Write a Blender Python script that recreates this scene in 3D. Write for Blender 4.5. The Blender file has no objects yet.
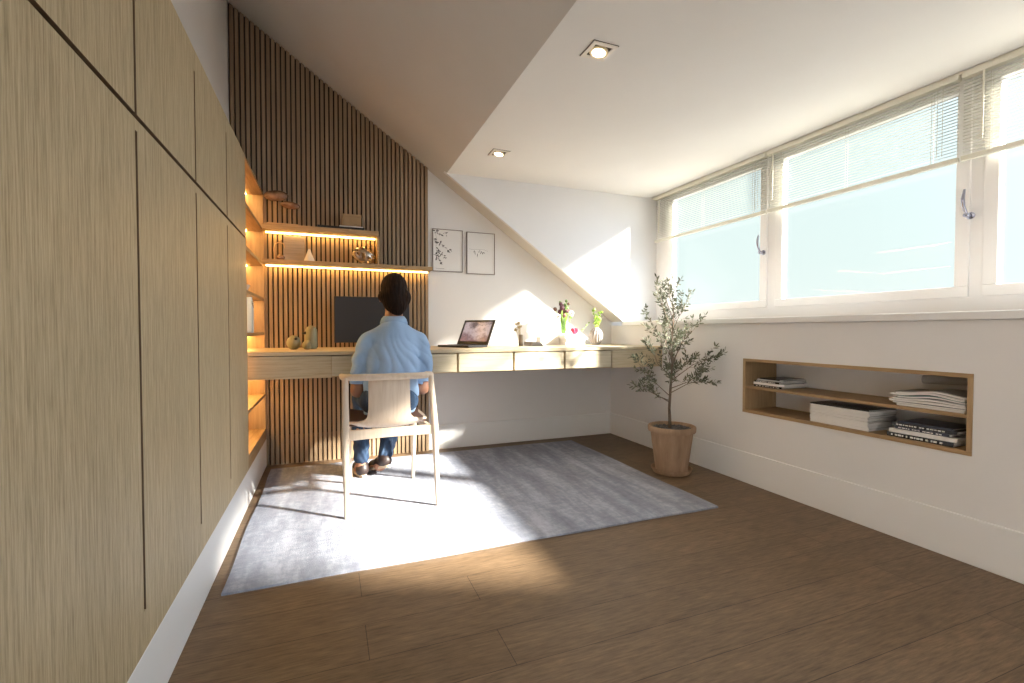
import bpy, bmesh, math, random
import numpy as np
from mathutils import Vector, Matrix, Euler
random.seed(7)
S = bpy.context.scene
COL = S.collection

# ------------------------------------------------------------ camera, sky, sun, exposure
YAW, PITCH, FPX, EYE = math.radians(21.32), math.radians(1.38), 470.0, 0.93
cam_d = bpy.data.cameras.new('camera'); cam = bpy.data.objects.new('camera', cam_d); COL.objects.link(cam)
cam_d.sensor_width = 36.0; cam_d.sensor_fit = 'HORIZONTAL'; cam_d.lens = FPX / 1024 * 36.0
cam_d.clip_start = 0.02; cam_d.clip_end = 200
fw = Vector((math.sin(YAW) * math.cos(PITCH), math.cos(YAW) * math.cos(PITCH), -math.sin(PITCH)))
rt = Vector((math.cos(YAW), -math.sin(YAW), 0)); up = rt.cross(fw)
cam.matrix_world = Matrix(((rt.x, up.x, -fw.x, 0), (rt.y, up.y, -fw.y, 0), (rt.z, up.z, -fw.z, EYE), (0, 0, 0, 1)))
S.camera = cam
S.view_settings.view_transform = 'Standard'; S.view_settings.look = 'None'
S.view_settings.gamma = 1.0; S.view_settings.use_curve_mapping = False
S.view_settings.exposure = 1.36

SKY = (0.66, 0.86, 0.90)
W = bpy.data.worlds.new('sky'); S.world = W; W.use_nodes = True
wn, wl = W.node_tree.nodes, W.node_tree.links
wn.clear()
o_ = wn.new('ShaderNodeOutputWorld'); b_ = wn.new('ShaderNodeBackground')
tc = wn.new('ShaderNodeTexCoord'); sx = wn.new('ShaderNodeSeparateXYZ'); rp = wn.new('ShaderNodeValToRGB')
wl.new(tc.outputs['Generated'], sx.inputs[0]); wl.new(sx.outputs['Z'], rp.inputs[0])
rp.color_ramp.elements[0].position = 0.0; rp.color_ramp.elements[0].color = (0.45, 0.44, 0.42, 1)
rp.color_ramp.elements[1].position = 0.80; rp.color_ramp.elements[1].color = (1, 1, 1, 1)
e = rp.color_ramp.elements.new(0.02); e.color = (0.80, 0.87, 0.84, 1)
e = rp.color_ramp.elements.new(0.12); e.color = (0.75, 0.85, 0.82, 1)
e = rp.color_ramp.elements.new(0.42); e.color = (0.70, 0.83, 0.83, 1)
# broad glow added round the sun to brighten the room, falling off outward
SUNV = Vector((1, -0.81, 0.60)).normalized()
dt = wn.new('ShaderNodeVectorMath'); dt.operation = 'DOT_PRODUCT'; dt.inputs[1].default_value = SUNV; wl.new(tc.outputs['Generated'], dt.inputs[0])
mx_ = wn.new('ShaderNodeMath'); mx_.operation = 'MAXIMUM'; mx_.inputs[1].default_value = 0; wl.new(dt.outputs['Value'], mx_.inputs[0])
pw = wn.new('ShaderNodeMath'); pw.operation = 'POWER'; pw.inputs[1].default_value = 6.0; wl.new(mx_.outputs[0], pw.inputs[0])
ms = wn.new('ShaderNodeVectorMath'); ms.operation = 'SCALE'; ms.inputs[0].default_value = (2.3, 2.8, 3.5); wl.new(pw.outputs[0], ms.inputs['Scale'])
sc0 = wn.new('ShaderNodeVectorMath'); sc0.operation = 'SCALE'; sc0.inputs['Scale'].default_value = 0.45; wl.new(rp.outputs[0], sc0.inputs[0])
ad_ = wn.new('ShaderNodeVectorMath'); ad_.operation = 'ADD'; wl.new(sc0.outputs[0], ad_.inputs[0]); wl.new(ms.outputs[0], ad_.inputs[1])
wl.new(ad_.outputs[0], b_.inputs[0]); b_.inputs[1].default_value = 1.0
wl.new(b_.outputs[0], o_.inputs[0])

sun_d = bpy.data.lights.new('sun', 'SUN'); sun = bpy.data.objects.new('sun', sun_d); COL.objects.link(sun)
sun_d.energy = 13.5; sun_d.angle = math.radians(2.8); sun_d.color = (1.0, 0.915, 0.81)
sun.location = (8, -5, 5)
sun.rotation_euler = Vector((-1, 0.81, -0.635)).to_track_quat('-Z', 'Y').to_euler()

# ------------------------------------------------------------ materials
def mat(name, col, rough=0.6, metal=0.0, spec=0.5, build=None, emit=None, estr=0.0, coat=0.0):
    m = bpy.data.materials.new(name); m.use_nodes = True
    n, l = m.node_tree.nodes, m.node_tree.links
    p = n['Principled BSDF']
    p.inputs['Base Color'].default_value = (*col, 1); p.inputs['Roughness'].default_value = rough
    p.inputs['Metallic'].default_value = metal; p.inputs['Specular IOR Level'].default_value = spec
    if coat: p.inputs['Coat Weight'].default_value = coat
    if emit: p.inputs['Emission Color'].default_value = (*emit, 1); p.inputs['Emission Strength'].default_value = estr
    if build: build(n, l, p)
    return m

def ramp(n, stops):
    r = n.new('ShaderNodeValToRGB'); el = r.color_ramp.elements
    el[0].position, el[0].color = stops[0][0], (*stops[0][1], 1)
    el[1].position, el[1].color = stops[-1][0], (*stops[-1][1], 1)
    for p, c in stops[1:-1]:
        q = el.new(p); q.color = (*c, 1)
    return r

def coords(n, l, scale, kind='Object', rot=(0, 0, 0)):
    t = n.new('ShaderNodeTexCoord'); m = n.new('ShaderNodeMapping')
    m.inputs['Scale'].default_value = scale; m.inputs['Rotation'].default_value = rot
    l.new(t.outputs[kind], m.inputs[0]); return m.outputs[0]

def noise(n, l, vec, scale=1.0, detail=4, rough=0.6):
    t = n.new('ShaderNodeTexNoise'); t.inputs['Scale'].default_value = scale
    t.inputs['Detail'].default_value = detail; t.inputs['Roughness'].default_value = rough
    l.new(vec, t.inputs['Vector']); return t.outputs['Fac']

def bump(n, l, p, h, strength=0.2, dist=0.002):
    b = n.new('ShaderNodeBump'); b.inputs['Strength'].default_value = strength; b.inputs['Distance'].default_value = dist
    l.new(h, b.inputs['Height']); l.new(b.outputs[0], p.inputs['Normal'])

def grain(c0, c1, c2, sc=(120, 120, 3), bumps=0.25, big=(3, 3, .6)):
    """straight wood grain: fine streaks stretched along the axis with the small scale"""
    def f(n, l, p):
        a = noise(n, l, coords(n, l, sc), 1.0, 5, 0.7)
        b = noise(n, l, coords(n, l, big), 1.0, 3, 0.5)
        r = ramp(n, [(0.30, c0), (0.5, c1), (0.70, c2)]); l.new(a, r.inputs[0])
        mx = n.new('ShaderNodeMix'); mx.data_type = 'RGBA'; mx.blend_type = 'MULTIPLY'; mx.inputs[0].default_value = 0.45
        r2 = ramp(n, [(0.3, (0.78, 0.76, 0.72)), (0.7, (1.05, 1.03, 1.0))]); l.new(b, r2.inputs[0])
        l.new(r.outputs[0], mx.inputs[6]); l.new(r2.outputs[0], mx.inputs[7]); l.new(mx.outputs[2], p.inputs['Base Color'])
        bump(n, l, p, a, bumps, 0.0015)
    return f

def mottled(c0, c1, sc=6, bs=0.05):
    def f(n, l, p):
        a = noise(n, l, coords(n, l, (sc, sc, sc)), 1.0, 5, 0.6)
        r = ramp(n, [(0.3, c0), (0.7, c1)]); l.new(a, r.inputs[0]); l.new(r.outputs[0], p.inputs['Base Color'])
        a2 = noise(n, l, coords(n, l, (sc * 30,) * 3), 1.0, 3, 0.6)
        bump(n, l, p, a2, bs, 0.001)
    return f

M = {}
M['wall'] = mat('wall_paint', (0.72, 0.70, 0.68), 0.85, build=mottled((0.75, 0.74, 0.735), (0.78, 0.77, 0.765), 2, 0.04))
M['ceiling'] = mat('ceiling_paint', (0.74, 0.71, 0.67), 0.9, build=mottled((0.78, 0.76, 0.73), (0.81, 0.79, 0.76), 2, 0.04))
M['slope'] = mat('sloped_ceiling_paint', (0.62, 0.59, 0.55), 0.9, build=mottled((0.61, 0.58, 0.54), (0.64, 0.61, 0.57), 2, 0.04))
M['trim'] = mat('white_trim_paint', (0.80, 0.80, 0.80), 0.45)
M['frame'] = mat('window_frame_paint', (0.88, 0.86, 0.84), 0.4)
M['cabinet'] = mat('pale_oak_veneer', (0.5, 0.4, 0.25), 0.55, build=grain((0.28, 0.215, 0.120), (0.47, 0.375, 0.230), (0.62, 0.52, 0.345), (260, 260, 9), 0.6))
M['groove'] = mat('dark_oak_groove', (0.10, 0.065, 0.035), 0.8, build=grain((0.05, 0.032, 0.018), (0.065, 0.042, 0.024), (0.08, 0.055, 0.03)))
M['dooredge'] = mat('brown_door_edge', (0.17, 0.105, 0.055), 0.6)
M['oak'] = mat('oak_shelf', (0.42, 0.28, 0.14), 0.5, build=grain((0.30, 0.19, 0.09), (0.42, 0.28, 0.14), (0.50, 0.35, 0.19), (5, 90, 90), 0.15, (.6, 3, 3)))
M['oak_y'] = mat('oak_shelf_deep', (0.42, 0.28, 0.14), 0.5, build=grain((0.28, 0.17, 0.08), (0.38, 0.25, 0.125), (0.46, 0.31, 0.165), (90, 5, 90), 0.15, (3, .6, 3)))
M['oak_z'] = mat('oak_panel', (0.42, 0.28, 0.14), 0.5, build=grain((0.32, 0.21, 0.11), (0.42, 0.285, 0.155), (0.48, 0.34, 0.19), (60, 60, 4), 0.1))
M['desk'] = mat('pale_oak_desk', (0.5, 0.41, 0.27), 0.5, build=grain((0.42, 0.33, 0.20), (0.54, 0.44, 0.29), (0.62, 0.52, 0.36), (4, 80, 80), 0.12, (.6, 3, 3)))
M['drawer'] = mat('pale_drawer_oak', (0.55, 0.48, 0.35), 0.5, build=grain((0.46, 0.39, 0.26), (0.56, 0.48, 0.34), (0.62, 0.54, 0.40), (4, 80, 80), 0.1, (.6, 3, 3)))
M['slat'] = mat('slat_oak', (0.3, 0.2, 0.1), 0.55, build=grain((0.235, 0.160, 0.095), (0.32, 0.225, 0.138), (0.40, 0.29, 0.185), (33, 33, 1.2), 0.15, (14, 14, .8)))
M['felt'] = mat('black_felt', (0.018, 0.012, 0.009), 0.95)
M['felt_low'] = mat('brown_backing', (0.09, 0.045, 0.022), 0.9)
M['chair'] = mat('pale_ash', (0.66, 0.52, 0.37), 0.45, build=grain((0.60, 0.475, 0.365), (0.67, 0.55, 0.44), (0.72, 0.61, 0.50), (60, 60, 4), 0.08))
M['cushion'] = mat('brown_seat_leather', (0.075, 0.038, 0.028), 0.5, build=mottled((0.06, 0.03, 0.022), (0.09, 0.045, 0.033), 12, 0.2))
M['led'] = mat('warm_led', (1, .7, .35), emit=(1.0, 0.58, 0.17), estr=15.0)
M['led_soft'] = mat('warm_led_cove', (1, .7, .35), emit=(1.0, 0.60, 0.21), estr=20.0)
M['bulb'] = mat('downlight_lens', (1, .9, .75), emit=(1.0, 0.85, 0.60), estr=6.0)
M['bulb_ring'] = mat('downlight_ring', (0.75, 0.62, 0.40), 0.3, metal=0.4)
M['downtrim'] = mat('downlight_trim', (0.80, 0.74, 0.66), 0.4)
M['chrome'] = mat('chrome', (0.42, 0.43, 0.52), 0.18, metal=1.0)
M['black'] = mat('black_plastic', (0.012, 0.012, 0.014), 0.4)
M['screen_off'] = mat('dark_screen', (0.030, 0.031, 0.036), 0.45, spec=0.3)
M['darkgrey'] = mat('dark_grey_metal', (0.04, 0.04, 0.045), 0.35, metal=0.6)
M['paper'] = mat('white_paper', (0.78, 0.765, 0.745), 0.8)
M['paper_daylit'] = mat('daylight_tinted_card', (0.50, 0.66, 0.86), 0.7)  # bluish daylight is put into the colour of this white card
M['paper_grey'] = mat('grey_paper', (0.42, 0.40, 0.38), 0.8)
M['ink'] = mat('black_ink', (0.03, 0.028, 0.03), 0.8)
M['ink_soft'] = mat('grey_ink', (0.28, 0.26, 0.26), 0.8)
M['picframe'] = mat('thin_taupe_frame', (0.20, 0.155, 0.13), 0.5)
M['bird'] = mat('olive_stained_wood', (0.36, 0.31, 0.18), 0.5, build=grain((0.22, 0.205, 0.115), (0.27, 0.25, 0.145), (0.32, 0.295, 0.18), (70, 70, 6), 0.05))
M['stone'] = mat('polished_brown_stone', (0.22, 0.12, 0.07), 0.25, build=mottled((0.13, 0.065, 0.035), (0.34, 0.20, 0.12), 22, 0.1))
M['rod'] = mat('pale_wood_rod', (0.55, 0.36, 0.19), 0.5, build=grain((0.48, 0.31, 0.16), (0.55, 0.36, 0.19), (0.6, 0.41, 0.23)))
M['box'] = mat('tan_card', (0.36, 0.245, 0.13), 0.7, build=mottled((0.34, 0.23, 0.12), (0.38, 0.26, 0.14), 9))
M['boardgrey'] = mat('linen_board', (0.36, 0.31, 0.27), 0.85, build=grain((0.31, 0.26, 0.23), (0.37, 0.32, 0.28), (0.41, 0.36, 0.32), (6, 60, 90), 0.2))
M['ceramic'] = mat('matte_white_ceramic', (0.66, 0.62, 0.57), 0.6)
M['bronze'] = mat('brushed_nickel', (0.46, 0.41, 0.35), 0.32, metal=0.9)
M['skin'] = mat('skin', (0.32, 0.155, 0.095), 0.5, build=mottled((0.30, 0.14, 0.085), (0.36, 0.18, 0.11), 14, 0.05))
M['terracotta'] = mat('terracotta', (0.44, 0.24, 0.14), 0.8, build=grain((0.29, 0.185, 0.115), (0.38, 0.25, 0.16), (0.47, 0.33, 0.23), (16, 16, 2), 0.15, (6, 6, 4)))
M['gravel'] = mat('dark_gravel', (0.1, 0.09, 0.09), 0.9, build=mottled((0.03, 0.03, 0.03), (0.20, 0.185, 0.18), 60, 0.8))
M['bark'] = mat('olive_bark', (0.17, 0.13, 0.095), 0.85, build=mottled((0.12, 0.09, 0.065), (0.22, 0.17, 0.13), 30, 0.5))
M['glossblack'] = mat('glossy_black_cover', (0.012, 0.011, 0.012), 0.25)
M['navy'] = mat('dark_blue_cover', (0.03, 0.035, 0.06), 0.35)
M['greycover'] = mat('pale_grey_cover', (0.40, 0.40, 0.41), 0.5)
M['tealcover'] = mat('teal_cover', (0.05, 0.16, 0.14), 0.4)
M['petal_dark'] = mat('burgundy_petal', (0.06, 0.010, 0.020), 0.6)
M['petal_white'] = mat('white_petal', (0.78, 0.73, 0.68), 0.6)
M['petal_brown'] = mat('rust_petal', (0.12, 0.05, 0.035), 0.6)
M['petal_pink'] = mat('crimson_petal', (0.60, 0.04, 0.10), 0.55)
M['stem'] = mat('fresh_green_stem', (0.20, 0.34, 0.05), 0.5)
M['leaf_lime'] = mat('lime_leaf', (0.27, 0.42, 0.06), 0.5)
M['leaf_dark'] = mat('green_leaf', (0.10, 0.17, 0.05), 0.5)
M['driedflower'] = mat('dried_flower', (0.46, 0.36, 0.20), 0.8)
M['tube'] = mat('taupe_ceramic', (0.32, 0.25, 0.18), 0.5)
M['vase_rib'] = mat('ribbed_vase_glaze', (0.30, 0.27, 0.25), 0.4)
M['sole'] = mat('tan_sole', (0.52, 0.42, 0.31), 0.7)
M['shoe'] = mat('dark_brown_shoe', (0.025, 0.014, 0.012), 0.5)
M['cream'] = mat('cream_blind', (0.74, 0.71, 0.60), 0.5)
M['cord'] = mat('blind_cord', (0.66, 0.63, 0.55), 0.7)
M['roof'] = mat('blocker_tile', (0.22, 0.10, 0.07), 0.8, build=mottled((0.16, 0.07, 0.05), (0.28, 0.13, 0.09), 5))  # unused tile colour meant for the added sun blocker
M['render'] = mat('blocker_surface', (0.70, 0.67, 0.62), 0.9)  # surface of the sun blocker added outside

def floor_build(n, l, p):
    t = n.new('ShaderNodeTexCoord'); br = n.new('ShaderNodeTexBrick')
    mp = n.new('ShaderNodeMapping'); mp.inputs['Location'].default_value = (-0.48, 0.0, 0)
    l.new(t.outputs['Object'], mp.inputs[0]); l.new(mp.outputs[0], br.inputs['Vector'])
    br.offset = 0.20; br.offset_frequency = 2
    br.inputs['Scale'].default_value = 1.0; br.inputs['Brick Width'].default_value = 1.9
    br.inputs['Row Height'].default_value = 0.17; br.inputs['Mortar Size'].default_value = 0.0013
    br.inputs['Mortar Smooth'].default_value = 0.3; br.inputs['Bias'].default_value = 0.0
    br.inputs['Color1'].default_value = (0.150, 0.098, 0.056, 1); br.inputs['Color2'].default_value = (0.178, 0.118, 0.070, 1)
    br.inputs['Mortar'].default_value = (0.05, 0.03, 0.018, 1)
    a = noise(n, l, coords(n, l, (11, 120, 1)), 1.0, 6, 0.72)
    r = ramp(n, [(0.30, (0.55, 0.53, 0.50)), (0.5, (1, 1, 1)), (0.72, (1.5, 1.5, 1.48))]); l.new(a, r.inputs[0])
    b = noise(n, l, coords(n, l, (1.6, 9, 1)), 1.0, 4, 0.6)
    r2 = ramp(n, [(0.3, (0.84, 0.83, 0.82)), (0.7, (1.14, 1.14, 1.14))]); l.new(b, r2.inputs[0])
    m1 = n.new('ShaderNodeMix'); m1.data_type = 'RGBA'; m1.blend_type = 'MULTIPLY'; m1.inputs[0].default_value = 1
    m2 = n.new('ShaderNodeMix'); m2.data_type = 'RGBA'; m2.blend_type = 'MULTIPLY'; m2.inputs[0].default_value = 1
    l.new(br.outputs['Color'], m1.inputs[6]); l.new(r.outputs[0], m1.inputs[7])
    l.new(m1.outputs[2], m2.inputs[6]); l.new(r2.outputs[0], m2.inputs[7]); l.new(m2.outputs[2], p.inputs['Base Color'])
    bump(n, l, p, a, 0.25, 0.001)
M['floor'] = mat('oak_floor', (0.2, 0.13, 0.07), 0.48, spec=0.35, build=floor_build)

def rug_build(n, l, p):
    a = noise(n, l, coords(n, l, (9, 1.6, 1), rot=(0, 0, 0)), 1.0, 6, 0.65)
    b = noise(n, l, coords(n, l, (22, 30, 1)), 1.0, 5, 0.75)
    ad = n.new('ShaderNodeMath'); ad.operation = 'MULTIPLY_ADD'; ad.inputs[1].default_value = 0.65
    ml = n.new('ShaderNodeMath'); ml.operation = 'MULTIPLY'; ml.inputs[1].default_value = 0.35
    l.new(b, ml.inputs[0]); l.new(a, ad.inputs[0]); l.new(ml.outputs[0], ad.inputs[2])
    r = ramp(n, [(0.36, (0.22, 0.235, 0.29)), (0.49, (0.31, 0.33, 0.395)), (0.58, (0.42, 0.44, 0.52)), (0.68, (0.55, 0.57, 0.65))])
    l.new(ad.outputs[0], r.inputs[0]); l.new(r.outputs[0], p.inputs['Base Color'])
    c = noise(n, l, coords(n, l, (260, 90, 1)), 1.0, 3, 0.6)
    bump(n, l, p, c, 0.7, 0.004)
M['rug'] = mat('distressed_blue_grey_rug', (0.4, 0.4, 0.43), 0.95, spec=0.1, build=rug_build)

def shirt_build(n, l, p):
    a = noise(n, l, coords(n, l, (9, 9, 2.2), rot=(0, 0.35, 0)), 1.0, 4, 0.5)
    r = ramp(n, [(0.3, (0.26, 0.39, 0.60)), (0.7, (0.36, 0.51, 0.74))]); l.new(a, r.inputs[0])
    l.new(r.outputs[0], p.inputs['Base Color']); bump(n, l, p, a, 0.5, 0.012)
M['shirt'] = mat('light_blue_shirt', (0.3, 0.4, 0.52), 0.85, build=shirt_build)
def jean_build(n, l, p):
    a = noise(n, l, coords(n, l, (12, 12, 4)), 1.0, 5, 0.6)
    r = ramp(n, [(0.35, (0.010, 0.020, 0.045)), (0.55, (0.022, 0.050, 0.105)), (0.75, (0.12, 0.20, 0.32))]); l.new(a, r.inputs[0])
    l.new(r.outputs[0], p.inputs['Base Color']); bump(n, l, p, a, 0.4, 0.01)
M['jeans'] = mat('blue_denim', (0.05, 0.1, 0.2), 0.85, build=jean_build)
def hair_build(n, l, p):
    a = noise(n, l, coords(n, l, (130, 60, 9), rot=(0.1, 0.25, 0)), 1.0, 4, 0.6)
    r = ramp(n, [(0.35, (0.010, 0.005, 0.003)), (0.6, (0.022, 0.010, 0.005)), (0.8, (0.07, 0.034, 0.015))]); l.new(a, r.inputs[0])
    l.new(r.outputs[0], p.inputs['Base Color']); bump(n, l, p, a, 0.6, 0.004)
M['hair'] = mat('dark_brown_hair', (0.03, 0.015, 0.008), 0.75, spec=0.15, build=hair_build)

def glass(name, tint=(0.98, 1, 1), refl=0.01):
    m = bpy.data.materials.new(name); m.use_nodes = True; n, l = m.node_tree.nodes, m.node_tree.links; n.clear()
    o = n.new('ShaderNodeOutputMaterial'); t = n.new('ShaderNodeBsdfTransparent'); g = n.new('ShaderNodeBsdfGlossy')
    t.inputs[0].default_value = (*tint, 1); g.inputs['Roughness'].default_value = 0.02; mx = n.new('ShaderNodeMixShader'); mx.inputs[0].default_value = refl
    l.new(t.outputs[0], mx.inputs[1]); l.new(g.outputs[0], mx.inputs[2]); l.new(mx.outputs[0], o.inputs[0]); return m
M['glass'] = glass('window_glass')
M['vaseglass'] = glass('vase_glass', (0.93, 0.97, 0.93), 0.10)
def leafmat(name, c0, c1, tr=0.35):
    m = bpy.data.materials.new(name); m.use_nodes = True; n, l = m.node_tree.nodes, m.node_tree.links
    p = n['Principled BSDF']; p.inputs['Roughness'].default_value = 0.6
    a = noise(n, l, coords(n, l, (18, 18, 18)), 1.0, 3, 0.5); r = ramp(n, [(0.35, c0), (0.65, c1)]); l.new(a, r.inputs[0])
    l.new(r.outputs[0], p.inputs['Base Color']); t = n.new('ShaderNodeBsdfTranslucent'); l.new(r.outputs[0], t.inputs[0])
    mx = n.new('ShaderNodeMixShader'); mx.inputs[0].default_value = tr; o = n['Material Output']
    l.new(p.outputs[0], mx.inputs[1]); l.new(t.outputs[0], mx.inputs[2]); l.new(mx.outputs[0], o.inputs[0]); return m
M['olive'] = leafmat('olive_leaf', (0.065, 0.075, 0.042), (0.19, 0.20, 0.135), 0.2)
M['slatblind'] = leafmat('cream_blind_slat', (0.58, 0.57, 0.50), (0.61, 0.60, 0.53), 0.04)

def wallpaper_build(n, l, p):
    v = coords(n, l, (7, 9, 9)); a = noise(n, l, v, 1.0, 6, 0.65)
    t = n.new('ShaderNodeTexCoord'); s = n.new('ShaderNodeSeparateXYZ'); l.new(t.outputs['Object'], s.inputs[0])
    m = n.new('ShaderNodeMath'); m.operation = 'MULTIPLY_ADD'; m.inputs[1].default_value = 2.4; l.new(s.outputs['Z'], m.inputs[0]); l.new(a, m.inputs[2])
    r = ramp(n, [(0.40, (0.60, 0.38, 0.28)), (0.55, (0.34, 0.19, 0.18)), (0.70, (0.20, 0.12, 0.13)), (0.85, (0.50, 0.40, 0.40)), (1.0, (0.09, 0.075, 0.095))])
    l.new(m.outputs[0], r.inputs[0]); p.inputs['Base Color'].default_value = (0.02, 0.02, 0.02, 1)
    l.new(r.outputs[0], p.inputs['Emission Color']); p.inputs['Emission Strength'].default_value = 0.42
M['wallpaper'] = mat('laptop_screen_picture', (0.02, 0.02, 0.02), 0.2, build=wallpaper_build)

# ------------------------------------------------------------ mesh helpers
def V(*a): return Vector(a)
class MB:
    def __init__(s): s.v, s.f = [], []
    def add(s, vs, fs, T=None):
        b = len(s.v)
        s.v += [tuple(T @ Vector(q)) if T else tuple(q) for q in vs]; s.f += [tuple(b + i for i in q) for q in fs]; return s
    def box(s, x0, x1, y0, y1, z0, z1, T=None):
        return s.add([(x0,y0,z0),(x1,y0,z0),(x1,y1,z0),(x0,y1,z0),(x0,y0,z1),(x1,y0,z1),(x1,y1,z1),(x0,y1,z1)],
              [(0,3,2,1),(4,5,6,7),(0,1,5,4),(1,2,6,5),(2,3,7,6),(3,0,4,7)], T)
    def prism(s, poly, axis, a0, a1):
        """poly = 2-D points; extruded along axis from a0 to a1"""
        def P(p, a): return {'x': (a, p[0], p[1]), 'y': (p[0], a, p[1]), 'z': (p[0], p[1], a)}[axis]
        n = len(poly); vs = [P(p, a0) for p in poly] + [P(p, a1) for p in poly]
        return s.add(vs, [tuple(range(n)), tuple(range(2*n-1, n-1, -1))] + [(i, i+n, (i+1) % n + n, (i+1) % n) for i in range(n)])
    def tube(s, pts, rad, n=12, flat=1.0, T=None, side=None):
        pts = [Vector(p) for p in pts]; k = len(pts)
        if not hasattr(rad, '__len__'): rad = [rad] * k
        vs = []; prev = None
        for i, p in enumerate(pts):
            d = (pts[min(i+1, k-1)] - pts[max(i-1, 0)]).normalized()
            a = side.copy() if side is not None else (prev if prev is not None else (V(0,0,1) if abs(d.z) < .9 else V(1,0,0)))
            a = (a - d * a.dot(d)).normalized(); prev = a; b = d.cross(a)
            for j in range(n):
                t = 2*math.pi*j/n; vs.append(p + (a*math.cos(t)*flat + b*math.sin(t)) * rad[i])
        fs = [(i*n+j, i*n+(j+1) % n, (i+1)*n+(j+1) % n, (i+1)*n+j) for i in range(k-1) for j in range(n)]
        fs += [tuple(range(n-1, -1, -1)), tuple(range((k-1)*n, k*n))]
        return s.add(vs, fs, T)
    def lathe(s, prof, c=(0,0,0), n=32, T=None, mod=None):
        vs = []
        for r, z in prof:
            for j in range(n):
                t = 2*math.pi*j/n; q = r * (mod(t, z) if mod else 1); vs.append((c[0]+q*math.cos(t), c[1]+q*math.sin(t), c[2]+z))
        k = len(prof); fs = [(i*n+j, i*n+(j+1) % n, (i+1)*n+(j+1) % n, (i+1)*n+j) for i in range(k-1) for j in range(n)]
        fs += [tuple(range(n-1, -1, -1)), tuple(range((k-1)*n, k*n))]
        return s.add(vs, fs, T)
    def ell(s, c, r, n=16, T=None):
        if not hasattr(r, '__len__'): r = (r, r, r)
        m = n // 2; prof = [(max(1e-4, math.sin(math.pi*i/m)), -math.cos(math.pi*i/m)) for i in range(m+1)]
        TT = Matrix.Translation(c) @ Matrix.Diagonal((*r, 1)); TT = T @ TT if T else TT
        return s.lathe(prof, n=n, T=TT)
    def build(s, name, m, parent=None, bevel=0, smooth=False, local=False, seg=2, **props):
        me = bpy.data.meshes.new(name)
        off = Vector((0,0,0))
        if parent is not None and not local:
            q = parent
            while q is not None: off += q.location; q = q.parent
        me.from_pydata([tuple(Vector(v) - off) for v in s.v], [], s.f); me.update()
        bm = bmesh.new(); bm.from_mesh(me); bmesh.ops.recalc_face_normals(bm, faces=bm.faces); bm.to_mesh(me); bm.free()
        o = bpy.data.objects.new(name, me); COL.objects.link(o); me.materials.append(m)
        if parent is not None: o.parent = parent
        if smooth: me.polygons.foreach_set('use_smooth', [True]*len(me.polygons))
        if bevel:
            b = o.modifiers.new('bevel', 'BEVEL'); b.width = bevel; b.segments = seg; b.limit_method = 'ANGLE'
        if smooth and smooth != 'full':
            e = o.modifiers.new('edges', 'EDGE_SPLIT'); e.split_angle = math.radians(40)
        for k, v in props.items(): o[k] = v
        return o
def thing(name, label, cat, loc=(0,0,0), rz=0, group=None):
    o = bpy.data.objects.new(name, None); COL.objects.link(o); o.location = loc; o.rotation_euler = (0,0,rz); o.empty_display_size = .05
    o['label'] = label; o['category'] = cat
    if group: o['group'] = group
    return o
def tag(o, label, cat, group=None):
    o['label'] = label; o['category'] = cat
    if group: o['group'] = group
    return o
def struct(name, mb, m, label=None, bevel=0, parent=None):
    o = mb.build(name, m, parent, bevel=bevel)
    if parent is None: o['kind'] = 'structure'
    if label: o['label'] = label
    return o
def copy_tree(o, parent=None):
    c = o.copy(); COL.objects.link(c); c.parent = parent
    for ch in o.children: copy_tree(ch, c)
    return c

# ------------------------------------------------------------ room
YB, XR, XL, XC = 3.62, 2.372, -0.60, -0.402     # back wall, right wall, left wall, cupboard fronts
YC, ZC, XW = 3.427, 2.088, 2.71                  # far dormer cheek, dormer ceiling, window plane
YN, YREAR = -0.62, -2.6
def slope_z(x): return 1.009 + 0.70 * (2.364 - x)
ZS = 1.005
struct('floor', MB().box(XL-.1, 2.9, YREAR-.1, YB+.1, -.1, 0), M['floor'])
struct('wall_back', MB().prism([(XL-.12, 0), (XR+.12, 0), (XR+.12, slope_z(XR)), (XL-.12, slope_z(XL-.12))], 'y', YB, YB+.12), M['wall'])
struct('wall_left', MB().box(XL-.12, XL, YREAR, YB, 0, 3.17), M['wall'])
# sloped ceiling: far strip beyond the dormer cheek, upper part along the whole room, near strip behind the dormer
def slab(y0, y1, xa, xb, t=.14):
    return MB().prism([(xa, slope_z(xa)), (xb, slope_z(xb)), (xb+.0, slope_z(xb)+t*1.22), (xa, slope_z(xa)+t*1.22)], 'y', y0, y1)
XD = 2.364 - (ZC - 1.009)/0.70
sl = slab(-.75, YB, XL, XD); sl2 = slab(YREAR, -.75, XL, -.35); sl3 = slab(YREAR, -.75, .62, XD)
for a_, b_2 in ((YREAR, -1.62),):
    q_ = slab(a_, b_2, -.35, .62); sl.add(q_.v, q_.f)
sl.add(sl2.v, sl2.f); sl.add(sl3.v, sl3.f)
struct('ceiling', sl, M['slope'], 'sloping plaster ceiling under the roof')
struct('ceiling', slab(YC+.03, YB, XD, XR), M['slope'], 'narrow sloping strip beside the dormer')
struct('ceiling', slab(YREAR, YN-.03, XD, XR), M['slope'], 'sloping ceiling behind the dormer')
struct('ceiling', MB().box(XD, XW+.15, YN, YC, ZC, ZC+.12), M['ceiling'], 'flat white dormer ceiling')
# dormer cheeks
for nm, y0, y1 in (('wall_cheek_far', YC, YC+.03), ('wall_cheek_near', YN-.03, YN)):
    struct(nm, MB().prism([(XD-.02, ZC+.01), (XR, slope_z(XR)-.0), (XR, ZS-.03), (XW+.12, ZS-.03), (XW+.12, ZC+.01)], 'y', y0, y1), M['wall'])
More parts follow.
